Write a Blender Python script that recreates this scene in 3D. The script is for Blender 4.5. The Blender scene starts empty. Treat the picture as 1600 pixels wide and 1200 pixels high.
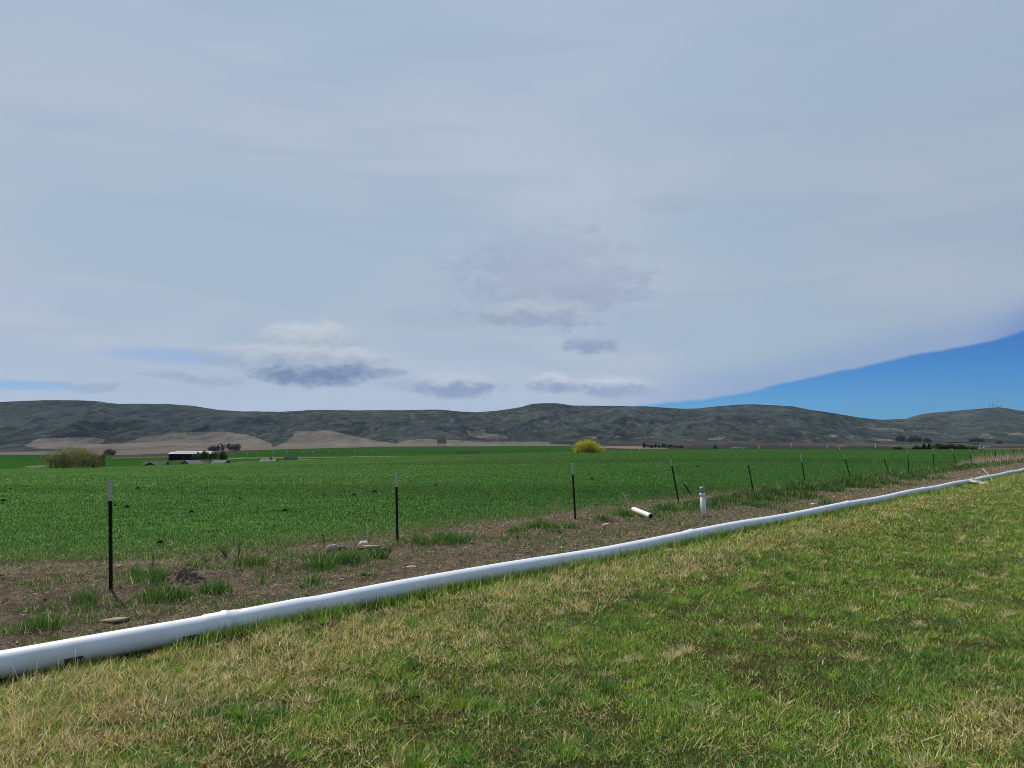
import bpy, math, random
import numpy as np
from mathutils import Vector, Matrix, Quaternion

# ---------------------------------------------------------------- camera, world, sun, exposure
R = math.radians
FPX = 1200.0                       # focal length in pixels of the 1600 px wide photograph
EYE = 1.7
PITCH = math.atan(92.0 / FPX)
SUN_EL, SUN_AZ = 50.0, -38.0       # azimuth measured from +Y towards +X (negative: ahead and to the left)
sc = bpy.context.scene
C = sc.collection
cam_d = bpy.data.cameras.new('camera')
cam_d.sensor_width = 36.0
cam_d.lens = 36.0 * FPX / 1600.0
cam_d.clip_start = 0.05
cam_d.clip_end = 60000
cam = bpy.data.objects.new('camera', cam_d)
C.objects.link(cam)
cam.location = (0, 0, EYE)
cam.rotation_euler = (R(90) + PITCH, 0, 0)
sc.camera = cam
sc.view_settings.view_transform = 'Standard'
sc.view_settings.look = 'None'
sc.view_settings.exposure = 0.3
sc.view_settings.gamma = 1.0
sc.cycles.max_bounces = 8
sc.cycles.pixel_filter_type = 'BLACKMAN_HARRIS'
sc.cycles.filter_width = 0.95
sc.cycles.volume_bounces = 0
sc.cycles.transparent_max_bounces = 6

sun_d = bpy.data.lights.new('sun', 'SUN')
sun_d.energy = 4.8
sun_d.angle = R(1.2)
sun_d.color = (1.0, 0.95, 0.87)
sun = bpy.data.objects.new('sun', sun_d)
C.objects.link(sun)
_s = Vector((math.sin(R(SUN_AZ)) * math.cos(R(SUN_EL)), math.cos(R(SUN_AZ)) * math.cos(R(SUN_EL)), math.sin(R(SUN_EL))))
sun.rotation_euler = _s.to_track_quat('Z', 'Y').to_euler()
sun.location = _s * 50


class NT:
    """small helper that writes node trees"""
    def __init__(self, tree):
        self.t = tree
        tree.nodes.clear()

    def n(self, kind, **kw):
        nd = self.t.nodes.new(kind)
        for k, v in kw.items():
            setattr(nd, k, v)
        return nd

    def put(self, sock, v):
        if v is None:
            return
        if isinstance(v, bpy.types.NodeSocket):
            self.t.links.new(v, sock)
        else:
            if isinstance(v, (tuple, list)) and len(v) == 3 and sock.type == 'RGBA':
                v = (*v, 1.0)
            sock.default_value = v

    def m(self, op, a=None, b=None, c=None, clamp=False):
        nd = self.n('ShaderNodeMath', operation=op)
        nd.use_clamp = clamp
        for i, v in enumerate((a, b, c)):
            self.put(nd.inputs[i], v)
        return nd.outputs[0]

    def mix(self, f, a, b, blend='MIX'):
        nd = self.n('ShaderNodeMix', data_type='RGBA', blend_type=blend)
        self.put(nd.inputs[0], f)
        self.put(nd.inputs[6], a)
        self.put(nd.inputs[7], b)
        return nd.outputs[2]

    def noise(self, vec, scale, detail=4, rough=0.55, dist=0.0):
        nd = self.n('ShaderNodeTexNoise')
        self.put(nd.inputs['Vector'], vec)
        nd.inputs['Scale'].default_value = scale
        nd.inputs['Detail'].default_value = detail
        nd.inputs['Roughness'].default_value = rough
        nd.inputs['Distortion'].default_value = dist
        return nd.outputs['Fac']

    def ss(self, x, lo, hi, a=0.0, b=1.0):
        nd = self.n('ShaderNodeMapRange', interpolation_type='SMOOTHSTEP')
        self.put(nd.inputs[0], x)
        for i, v in enumerate((lo, hi, a, b)):
            self.put(nd.inputs[1 + i], v)
        return nd.outputs[0]

    def xyz(self, x, y, z):
        nd = self.n('ShaderNodeCombineXYZ')
        for i, v in enumerate((x, y, z)):
            self.put(nd.inputs[i], v)
        return nd.outputs[0]

    def mapping(self, vec, scale=(1, 1, 1), loc=(0, 0, 0), rot=(0, 0, 0)):
        nd = self.n('ShaderNodeMapping')
        self.put(nd.inputs[0], vec)
        nd.inputs['Location'].default_value = loc
        nd.inputs['Rotation'].default_value = rot
        nd.inputs['Scale'].default_value = scale
        return nd.outputs[0]


def ray_uv(px, py):
    """pixel of the 1600x1200 photograph -> (X/Y, Z/Y) of the line of sight"""
    xc = (np.asarray(px, float) - 800) / FPX
    yc = (600 - np.asarray(py, float)) / FPX
    den = math.cos(PITCH) - yc * math.sin(PITCH)
    return xc / den, (math.sin(PITCH) + yc * math.cos(PITCH)) / den


def azel(px, py):
    u, v = ray_uv(px, py)
    return math.degrees(math.atan2(u, 1)), math.degrees(math.atan2(v, math.hypot(u, 1)))


def build_world():
    w = bpy.data.worlds.new('World')
    sc.world = w
    w.use_nodes = True
    k = NT(w.node_tree)
    sky = k.n('ShaderNodeTexSky', sky_type='NISHITA')
    sky.sun_disc = False
    sky.sun_elevation = R(SUN_EL)
    sky.sun_rotation = R(SUN_AZ)
    sky.altitude = 500
    sky.air_density = 1.0
    sky.dust_density = 0.2
    sky.ozone_density = 2.0
    tc = k.n('ShaderNodeTexCoord').outputs['Generated']
    sp = k.n('ShaderNodeSeparateXYZ')
    k.put(sp.inputs[0], tc)
    x, y, z = sp.outputs
    az = k.m('DEGREES', k.m('ARCTAN2', x, y))
    el = k.m('DEGREES', k.m('ARCSINE', k.m('MINIMUM', k.m('MAXIMUM', z, -1.0), 1.0)))
    blue = k.mix(1.0, sky.outputs[0], (0.0148, 0.042, 0.083), 'MULTIPLY')
    blue = k.mix(k.ss(el, 2.0, 8.5), blue, k.mix(1.0, blue, (0.74, 0.80, 0.92), 'MULTIPLY'))
    # wide altostratus sheet
    v1 = k.xyz(k.m('MULTIPLY', az, 0.045), k.m('MULTIPLY', el, 0.13), 0.0)
    n1 = k.noise(k.mapping(v1, (1, 1, 1), (3.1, 1.7, 0), (0, 0, R(-7))), 1.0, 5, 0.5, 0.4)
    v2 = k.xyz(k.m('MULTIPLY', az, 0.05), k.m('MULTIPLY', el, 0.42), 0.0)
    n2 = k.noise(k.mapping(v2, (1, 1, 1), (9.3, 4.7, 0), (0, 0, R(-6))), 1.0, 4, 0.45, 0.6)
    sheet = k.mix(k.ss(n1, 0.36, 0.66), (0.385, 0.485, 0.600), (0.455, 0.515, 0.620))
    sheet = k.mix(k.m('MULTIPLY', k.ss(n2, 0.47, 0.70), 0.42), sheet, (0.345, 0.435, 0.57))
    sheet = k.mix(k.m('MULTIPLY', k.ss(az, 2.0, 36.0), 0.5), sheet, (0.31, 0.392, 0.50))
    sheet = k.mix(k.m('MULTIPLY', k.ss(el, 14.0, 34.0), 0.25), sheet, (0.36, 0.47, 0.66))
    lowc = k.m('MULTIPLY', k.ss(el, 9.0, 3.0), k.ss(az, 12.0, -6.0))
    sheet = k.mix(k.m('MULTIPLY', lowc, 0.6), sheet, (0.425, 0.50, 0.635))
    # clear wedge to the right, under the edge of the sheet
    fc = k.n('ShaderNodeFloatCurve')
    cv = fc.mapping.curves[0]
    edge = [(-180, 0.0), (-45, 0.5), (0, 1.0)]
    for q in [(900, 648), (1020, 632.5), (1090, 626), (1160, 615), (1225, 601), (1240, 595), (1330, 578), (1400, 562), (1440, 552), (1500, 545), (1560, 532), (1600, 518)]:
        edge.append(azel(*q))
    edge += [(45, 10.0), (70, 17.0), (110, 9.0), (180, 0.0)]
    cv.points[0].location = ((edge[0][0] + 180) / 360, edge[0][1] / 20)
    cv.points[1].location = ((edge[-1][0] + 180) / 360, edge[-1][1] / 20)
    for a, e in edge[1:-1]:
        p = cv.points.new((a + 180) / 360, e / 20)
    for p in cv.points:
        p.handle_type = 'VECTOR'
    fc.mapping.update()
    k.put(fc.inputs['Value'], k.m('MULTIPLY_ADD', az, 1 / 360, 0.5))
    e_edge = k.m('MULTIPLY', fc.outputs[0], 20.0)
    vn = k.xyz(k.m('MULTIPLY', az, 0.9), k.m('MULTIPLY', el, 1.5), 0.0)
    dd = k.m('ADD', k.m('SUBTRACT', el, e_edge), k.m('MULTIPLY', k.m('SUBTRACT', k.noise(vn, 0.45, 6, 0.62), 0.5), 0.42))
    cover = k.ss(dd, -0.10, 0.20)
    near_edge = k.m('MULTIPLY', k.ss(dd, 3.2, 0.1), k.ss(az, 2.0, 16.0))
    sheet = k.mix(k.m('MULTIPLY', near_edge, 0.62), sheet, (0.235, 0.34, 0.575))
    far_r = k.m('MULTIPLY', k.ss(az, 30.0, 36.0), k.ss(dd, 2.6, 0.0))
    cover = k.m('MULTIPLY', cover, k.m('SUBTRACT', 1.0, k.m('MULTIPLY', far_r, 0.5)))
    # thin holes at the left horizon where the blue comes through
    for (px, py, w_, h_, amt) in [(285, 556, 6.5, 0.7, 0.30), (30, 602, 4.2, 0.42, 0.5), (130, 470, 9.0, 1.3, 0.08), (560, 560, 3, 1.2, 0.0)]:
        a, e = azel(px, py)
        q = k.m('ADD', k.m('POWER', k.m('ABSOLUTE', k.m('DIVIDE', k.m('SUBTRACT', az, a), w_)), 2.0),
                k.m('POWER', k.m('ABSOLUTE', k.m('DIVIDE', k.m('SUBTRACT', el, e), h_)), 2.0))
        hole = k.m('MULTIPLY', k.ss(k.m('ADD', q, k.m('MULTIPLY', n2, 0.8)), 1.45, 0.2), amt)
        cover = k.m('MULTIPLY', cover, k.m('SUBTRACT', 1.0, hole))
    col = k.mix(cover, blue, sheet)
    # low cumulus: grey or blue bellies with paler tops
    vq = k.xyz(k.m('MULTIPLY', az, 0.75), k.m('MULTIPLY', el, 1.35), 1.3)
    nb = k.m('SUBTRACT', k.noise(vq, 0.75, 4, 0.5, 0.1), 0.5)
    nf = k.m('SUBTRACT', k.noise(vq, 2.2, 5, 0.55, 0.2), 0.5)
    L = (0.43, 0.495, 0.64)
    clouds = [  # px, py, half width, half height (px), opacity, belly, top, raggedness
        (850, 430, 165, 76, 0.66, (0.335, 0.395, 0.56), (0.385, 0.44, 0.595), 1.2),
        (945, 455, 85, 32, 0.45, (0.31, 0.375, 0.545), (0.38, 0.44, 0.60), 1.1),
        (690, 488, 100, 30, 0.35, (0.35, 0.42, 0.585), (0.41, 0.47, 0.62), 1.2),
        (838, 492, 100, 24, 0.75, (0.30, 0.36, 0.53), (0.49, 0.53, 0.655), 1.1),
        (480, 532, 85, 32, 0.95, (0.38, 0.44, 0.565), (0.56, 0.605, 0.695), 0.75),
        (452, 560, 135, 27, 0.95, (0.35, 0.42, 0.58), (0.53, 0.585, 0.69), 0.8),
        (560, 562, 55, 20, 0.8, (0.36, 0.43, 0.58), (0.53, 0.585, 0.69), 0.8),
        (500, 581, 112, 25, 1.0, (0.165, 0.235, 0.42), (0.38, 0.45, 0.595), 0.6),
        (605, 580, 40, 13, 0.75, (0.27, 0.34, 0.53), (0.43, 0.49, 0.64), 1.0),
        (338, 590, 60, 16, 0.7, (0.30, 0.38, 0.56), (0.45, 0.52, 0.66), 1.0),
        (710, 603, 84, 21, 0.95, (0.25, 0.32, 0.51), (0.51, 0.57, 0.69), 0.8),
        (630, 598, 55, 13, 0.5, (0.33, 0.40, 0.59), (0.45, 0.51, 0.66), 1.1),
        (866, 600, 44, 18, 1.0, (0.28, 0.35, 0.54), (0.57, 0.62, 0.73), 0.7),
        (958, 606, 74, 19, 1.0, (0.30, 0.37, 0.56), (0.56, 0.61, 0.73), 0.75),
        (922, 539, 46, 15, 0.8, (0.24, 0.315, 0.525), (0.35, 0.42, 0.60), 1.0),
        (1015, 520, 90, 40, 0.22, (0.31, 0.40, 0.60), (0.33, 0.42, 0.61), 1.3),
        (145, 601, 55, 12, 0.6, (0.28, 0.37, 0.54), (0.43, 0.50, 0.64), 1.1),
        (254, 584, 38, 7, 0.5, (0.30, 0.38, 0.55), (0.38, 0.46, 0.61), 1.1),
        (1038, 326, 40, 10, 0.3, (0.32, 0.39, 0.54), (0.34, 0.42, 0.57), 1.3),
        (905, 356, 34, 9, 0.22, (0.34, 0.41, 0.57), (0.36, 0.43, 0.58), 1.3),
    ]
    for (px, py, hw, hh, op, cb, ct, rg) in clouds:
        a, e = azel(px, py)
        w_ = abs(azel(px + hw, py)[0] - azel(px - hw, py)[0]) / 2
        h_ = abs(azel(px, py + hh)[1] - azel(px, py - hh)[1]) / 2
        dy = k.m('DIVIDE', k.m('SUBTRACT', el, e), h_)
        q = k.m('ADD', k.m('POWER', k.m('ABSOLUTE', k.m('DIVIDE', k.m('SUBTRACT', az, a), w_)), 2.0),
                k.m('POWER', k.m('ABSOLUTE', dy), 2.0))
        q = k.m('ADD', q, k.m('ADD', k.m('MULTIPLY', nb, 2.6 * rg), k.m('MULTIPLY', nf, 1.1)))
        cb = (cb[0] * 1.02, cb[1], cb[2] * 0.94); ct = (ct[0], ct[1], ct[2] * 0.955)
        f = k.m('MULTIPLY', k.ss(q, 1.30, 0.15), op)
        sh = k.ss(k.m('ADD', dy, k.m('ADD', k.m('MULTIPLY', nb, 1.6), k.m('MULTIPLY', nf, 0.8))), -0.30, 0.75)
        col = k.mix(f, col, k.mix(sh, cb, ct))
    bg = k.n('ShaderNodeBackground')
    k.put(bg.inputs[0], col)
    bg.inputs[1].default_value = 0.815
    out = k.n('ShaderNodeOutputWorld')
    k.put(out.inputs[0], bg.outputs[0])
    w.cycles.sampling_method = 'MANUAL'
    w.cycles.sample_map_resolution = 512


build_world()

# ---------------------------------------------------------------- numeric helpers
rng = np.random.default_rng(11)
random.seed(5)


def _hash(ix, iy, seed):
    h = (ix.astype(np.int64) * 374761393 + iy.astype(np.int64) * 668265263 + seed * 974634777) & 0xFFFFFFFF
    h = ((h ^ (h >> 13)) * 1274126177) & 0xFFFFFFFF
    h = h ^ (h >> 16)
    return (h & 0xFFFF) / 65535.0


def vnoise(x, y, seed=0):
    """smooth value noise, roughly -1..1"""
    x = np.asarray(x, float); y = np.asarray(y, float)
    ix = np.floor(x); iy = np.floor(y)
    fx = x - ix; fy = y - iy
    fx = fx * fx * fx * (fx * (fx * 6 - 15) + 10)
    fy = fy * fy * fy * (fy * (fy * 6 - 15) + 10)
    a = _hash(ix, iy, seed); b = _hash(ix + 1, iy, seed)
    c = _hash(ix, iy + 1, seed); d = _hash(ix + 1, iy + 1, seed)
    return ((a + (b - a) * fx) * (1 - fy) + (c + (d - c) * fx) * fy) * 2 - 1


def fbm(x, y, octv=4, seed=0, gain=0.5):
    s = 0; a = 1; t = 0
    for o in range(octv):
        s = s + a * vnoise(x * 2 ** o + o * 17.3, y * 2 ** o - o * 9.1, seed + o)
        t += a; a *= gain
    return s / t


def ridged(x, y, octv=4, seed=0, gain=0.5):
    s = 0; a = 1; t = 0
    for o in range(octv):
        s = s + a * (1 - 2 * np.abs(vnoise(x * 2 ** o + o * 7.7, y * 2 ** o + o * 3.9, seed + o)))
        t += a; a *= gain
    return s / t


def smooth(x, a, b):
    t = np.clip((np.asarray(x, float) - a) / (b - a), 0, 1)
    return t * t * (3 - 2 * t)


def gpt(px, py, z=0.0):
    """pixel -> point where its line of sight meets height z"""
    u, v = ray_uv(px, py)
    Y = (z - EYE) / v
    return float(u * Y), float(Y)


# centre line of the pipe and edge of the crop, on the ground
PIPE_R = 0.1
_pp = []
for px, top in [(0, 1007), (100, 989), (200, 972), (300, 957), (400, 941), (500, 923), (600, 905), (700, 889), (800, 872), (937, 851), (1077, 826),
                (1150, 812), (1225, 799), (1319, 783), (1444, 760), (1537, 743), (1600, 731)]:
    D = 1200 * 1.6 / max(top - 692, 20)
    for _ in range(6):
        D = 1200 * (EYE - 0.1) / (top + PIPE_R * 1.03 * 1200 / D - 692)
    u, _v = ray_uv(px, top)
    _pp.append((float(u) * D, D))
_pp = np.array(_pp)
_pp[:, 1] = np.poly1d(np.polyfit(_pp[:, 0], _pp[:, 1], 5))(_pp[:, 0]) * 0.5 + _pp[:, 1] * 0.5
d0 = _pp[0] - (_pp[3] - _pp[0]) * 3.0
d1 = _pp[-1] + (_pp[-1] - _pp[-4]) * 1.6
d2 = _pp[-1] + (_pp[-1] - _pp[-4]) * 5
PIPE = np.vstack([d0, _pp, d1, d2])


def pipe_y(X):
    return np.interp(X, PIPE[:, 0], PIPE[:, 1]) + np.where(X < PIPE[0, 0], (X - PIPE[0, 0]) * 1.15, 0) + np.where(X > PIPE[-1, 0], (X - PIPE[-1, 0]) * 1.15, 0)


_fe = np.array([gpt(*q) for q in [(0, 884), (172, 878), (400, 860), (620, 838), (800, 813), (1000, 788), (1200, 765), (1330, 749), (1450, 733), (1600, 714)]])


def field_y(X):
    return np.interp(X, _fe[:, 0], _fe[:, 1]) + np.where(X < _fe[0, 0], (X - _fe[0, 0]) * 0.3, 0) + np.where(X > _fe[-1, 0], (X - _fe[-1, 0]) * 1.3, 0)


def fence_y(X):
    return 15.1 + 1.233 * X


# ---------------------------------------------------------------- terrain
_px = np.array([-1500, -400, 0, 200, 400, 600, 800, 1000, 1200, 1600, 2000, 3500], float)
_U = ray_uv(_px, 692)[0]
_nY = np.array([
    [40] * 12,
    [150, 150, 160, 180, 220, 280, 330, 420, 420, 420, 420, 420],
    [300, 300, 300, 300, 300, 340, 420, 560, 560, 560, 560, 560],
    [430, 430, 430, 430, 430, 450, 550, 700, 700, 700, 700, 700],
    [800, 800, 800, 800, 800, 800, 850, 950, 950, 950, 950, 950],
    [1300] * 12,
    [2000] * 12], float)
_npy = np.array([
    [743] * 12,
    [740, 737, 733, 729, 722, 714, 708, 702.5, 702, 702.5, 703, 703],
    [738, 737, 737.5, 737.5, 736, 722, 713, 705, 704, 704, 704, 704],
    [730, 727, 725, 723.5, 717, 712, 706, 701.5, 701.5, 701.5, 702, 702],
    [718, 717, 716, 715, 709, 705, 702.5, 699.5, 699.5, 699.5, 700, 700],
    [712, 712, 711, 711, 703, 698, 697, 697, 697, 697, 698, 698],
    [706, 706, 706, 704, 700, 696, 695, 695, 695, 695, 695, 695]], float)
_nz = EYE + ray_uv(800, _npy)[1] * _nY
_nz[0] = 0
_rp = np.array([(-1500, 640), (-700, 650), (-300, 634), (-100, 632), (0, 628), (50, 625.5), (90, 625), (130, 625.5), (150, 627), (185, 631), (220, 631), (260, 631), (300, 634),
    (340, 640), (370, 642.5), (410, 643), (440, 643.5), (480, 641), (500, 640.5), (560, 641), (640, 641), (660, 640), (690, 640), (720, 643),
    (745, 644), (775, 642), (800, 638), (815, 636), (830, 631), (850, 630), (870, 630), (885, 632), (892, 633.5), (950, 634), (1010, 635),
    (1040, 637), (1065, 638.5), (1090, 638), (1120, 635), (1150, 632.5), (1175, 631.5), (1210, 633), (1240, 635), (1265, 640), (1300, 645),
    (1340, 652), (1365, 655), (1380, 656), (1395, 655), (1415, 654.5), (1425, 651), (1440, 647), (1455, 645), (1475, 643.5), (1500, 641),
    (1530, 639), (1545, 637.5), (1560, 636.5), (1572, 637.5), (1590, 641), (1600, 642), (1700, 650), (1900, 646), (2300, 655), (3500, 650)], float)
_rU = ray_uv(_rp[:, 0], 640)[0]
_rV = ray_uv(_rp[:, 0], _rp[:, 1])[1]


def ridge_dist(u):
    return 4500 + 2200 * smooth(u, 0.40, 0.52) + 500 * np.sin(u * 5.0 + 1.0)


def near_relief(X, Y):
    """small bumps of the ground near the camera"""
    fade = 1 - smooth(Y, 60, 140)
    sp = Y - pipe_y(X)
    strip = smooth(sp, -0.1, 0.4) * (1 - smooth(Y - field_y(X), -0.6, 0.6))
    z = 0.022 * fbm(X * 0.8, Y * 0.8, 3, 3) + 0.012 * fbm(X * 3, Y * 3, 2, 8)
    z = z + strip * (0.035 * fbm(X * 5, Y * 5, 3, 21) + 0.016 * fbm(X * 20, Y * 20, 2, 5)) * smooth(sp, 0.0, 0.6)
    rel = Y - fence_y(X)
    berm = np.exp(-((rel + 0.5) / 0.9) ** 2) * smooth(X, 2.0, 9.0) * (0.15 + 0.16 * fbm(X * 0.9, Y * 0.6, 2, 31))
    berm = berm + np.exp(-((rel + 0.3) / 0.8) ** 2) * 0.05 * (1 - smooth(X, 2, 9)) * smooth(rel, -3, 0)
    z = z + berm
    # shallow scour below the pipe at the left
    z = z - 0.12 * np.exp(-((sp + 0.24) / 0.16) ** 2) * smooth(sp, -0.02, -0.16) * (np.exp(-((X + 3.75) / 0.35) ** 2) + 0.9 * np.exp(-((X + 3.0) / 0.22) ** 2))
    z = z + 0.006 * np.exp(-(sp / 0.1) ** 2)
    return z * fade


def terrain(u, Y):
    """height of the valley floor"""
    u = np.asarray(u, float); Y = np.asarray(Y, float)
    u, Y = np.broadcast_arrays(u, Y)
    z = np.zeros(u.shape)
    ys = [np.interp(u, _U, _nY[i]) for i in range(7)]
    zs = [np.interp(u, _U, _nz[i]) for i in range(7)]
    for i in range(6):
        t = np.clip((Y - ys[i]) / (ys[i + 1] - ys[i]), 0, 1)
        z = np.where(Y > ys[i], zs[i] + (zs[i + 1] - zs[i]) * t, z)
    z = z + near_relief(u * Y, Y) + smooth(Y, 150, 400) * 0.25 * fbm(u * Y / 60, Y / 60, 3, 4)
    return z


def hill_point(u, t):
    """t: 0 at the foot of the hills, 1 at the ridge, beyond 1 the back slope; returns Y and z"""
    zb = np.interp(u, _U, _nz[6])
    yr = ridge_dist(u)
    Y = 2000 + (yr - 2000) * t
    v0 = (zb - EYE) / 2000
    vr = np.interp(u, _rU, _rV)
    right = smooth(u, 0.25, 0.5)
    tt = np.clip(t, 0, 1)
    s = (0.18 * tt + 0.82 * tt ** 1.35) * (1 - right) + (0.12 * tt + 0.88 * tt ** 2.0) * right
    z = EYE + (v0 + (vr - v0) * s) * Y
    back = np.clip(t - 1, 0, 1)
    z = z - back * 420 - back ** 2 * 200
    X = u * Y
    env = np.sin(np.pi * np.clip(t, 0, 1)) ** 0.75 * smooth(t, 0.1, 0.45)
    wx = X + 260 * fbm(X / 900, Y / 1100, 2, 40)
    wy = Y + 300 * fbm(X / 800, Y / 1000, 2, 50)
    big = ridged((wx + wy * 0.30) / 520, wy / 2600, 2, 60)
    mid = ridged((wx - wy * 0.30) / 210, wy / 900, 3, 70)
    fine = ridged((wx + wy * 0.2) / 75, wy / 260, 3, 80)
    z = z + env * (58 * big + 26 * mid + 9.0 * fine - 12)
    lim = EYE + (v0 + (vr - v0) * (0.30 + 0.70 * smooth(t, 0.0, 0.97))) * Y
    z = np.where(t < 1, np.minimum(z, lim + 0.25 * np.maximum(z - lim, -1e9) * 0), z)
    z = z + smooth(t, 0.7, 1) * (1 - smooth(t, 1.0, 1.1)) * 1.5 * fbm(X / 60, Y / 60, 2, 9)
    return Y, z


def tz(X, Y):
    return float(terrain(np.array(X / Y), np.array(float(Y))))


def mesh_obj(name, verts, faces, mat=None, parent=None, smooth_shade=False, link=True):
    me = bpy.data.meshes.new(name)
    verts = np.asarray(verts, np.float32)
    if isinstance(faces, np.ndarray):
        nf, k = faces.shape
        me.vertices.add(len(verts)); me.vertices.foreach_set('co', verts.ravel())
        me.loops.add(nf * k); me.loops.foreach_set('vertex_index', faces.astype(np.int32).ravel())
        me.polygons.add(nf); me.polygons.foreach_set('loop_start', (np.arange(nf) * k).astype(np.int32))
        me.update(calc_edges=True)
    else:
        me.from_pydata([tuple(map(float, v)) for v in verts], [], faces)
        me.update()
    if smooth_shade:
        me.polygons.foreach_set('use_smooth', np.ones(len(me.polygons), bool))
    if mat:
        me.materials.append(mat)
    o = bpy.data.objects.new(name, me)
    if link:
        C.objects.link(o)
    if parent:
        o.parent = parent
    return o


def attr(o, name, data, kind='FLOAT'):
    a = o.data.attributes.new(name, kind, 'POINT')
    a.data.foreach_set('value' if kind == 'FLOAT' else 'color', np.asarray(data, np.float32).ravel())


def tag(o, label=None, cat=None, group=None, kind=None):
    if label: o['label'] = label
    if cat: o['category'] = cat
    if group: o['group'] = group
    if kind: o['kind'] = kind
    return o


def empty(name, loc, label, cat, group=None, rz=0.0):
    o = bpy.data.objects.new(name, None)
    o.empty_display_size = 0.2
    C.objects.link(o)
    o.location = loc
    o.rotation_euler = (0, 0, rz)
    return tag(o, label, cat, group)


# ---------------------------------------------------------------- materials
def mat_new(name):
    m = bpy.data.materials.new(name)
    m.use_nodes = True
    return m, NT(m.node_tree)


def simple_mat(name, col, rough=0.7, var=0.15, scale=8.0, bump=0.0, metal=0.0, spec=0.3):
    m, k = mat_new(name)
    tc = k.n('ShaderNodeTexCoord').outputs['Object']
    n = k.noise(tc, scale, 5, 0.6)
    dark = tuple(c * (1 - var) for c in col); lite = tuple(min(1, c * (1 + var)) for c in col)
    b = k.n('ShaderNodeBsdfPrincipled')
    k.put(b.inputs['Base Color'], k.mix(n, dark, lite))
    b.inputs['Roughness'].default_value = rough
    b.inputs['Metallic'].default_value = metal
    b.inputs['Specular IOR Level'].default_value = spec
    if bump:
        bp = k.n('ShaderNodeBump'); bp.inputs['Strength'].default_value = bump; bp.inputs['Distance'].default_value = 0.02
        k.put(bp.inputs['Height'], n); k.put(b.inputs['Normal'], bp.outputs[0])
    o = k.n('ShaderNodeOutputMaterial'); k.put(o.inputs[0], b.outputs[0])
    return m


def leaf_mat(name, trans=0.32, gloss=0.018):
    m, k = mat_new(name)
    a = k.n('ShaderNodeAttribute'); a.attribute_name = 'tint'
    d = k.n('ShaderNodeBsdfDiffuse'); k.put(d.inputs[0], a.outputs['Color'])
    t = k.n('ShaderNodeBsdfTranslucent'); k.put(t.inputs[0], a.outputs['Color'])
    g = k.n('ShaderNodeBsdfGlossy'); g.inputs['Roughness'].default_value = 0.5
    g.inputs[0].default_value = (0.8, 0.8, 0.8, 1)
    s1 = k.n('ShaderNodeMixShader'); s1.inputs[0].default_value = trans
    k.put(s1.inputs[1], d.outputs[0]); k.put(s1.inputs[2], t.outputs[0])
    s2 = k.n('ShaderNodeMixShader'); s2.inputs[0].default_value = gloss
    k.put(s2.inputs[1], s1.outputs[0]); k.put(s2.inputs[2], g.outputs[0])
    o = k.n('ShaderNodeOutputMaterial'); k.put(o.inputs[0], s2.outputs[0])
    return m


M_LEAF = leaf_mat('blade')
M_FOL = leaf_mat('foliage', 0.45, 0.01)


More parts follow.
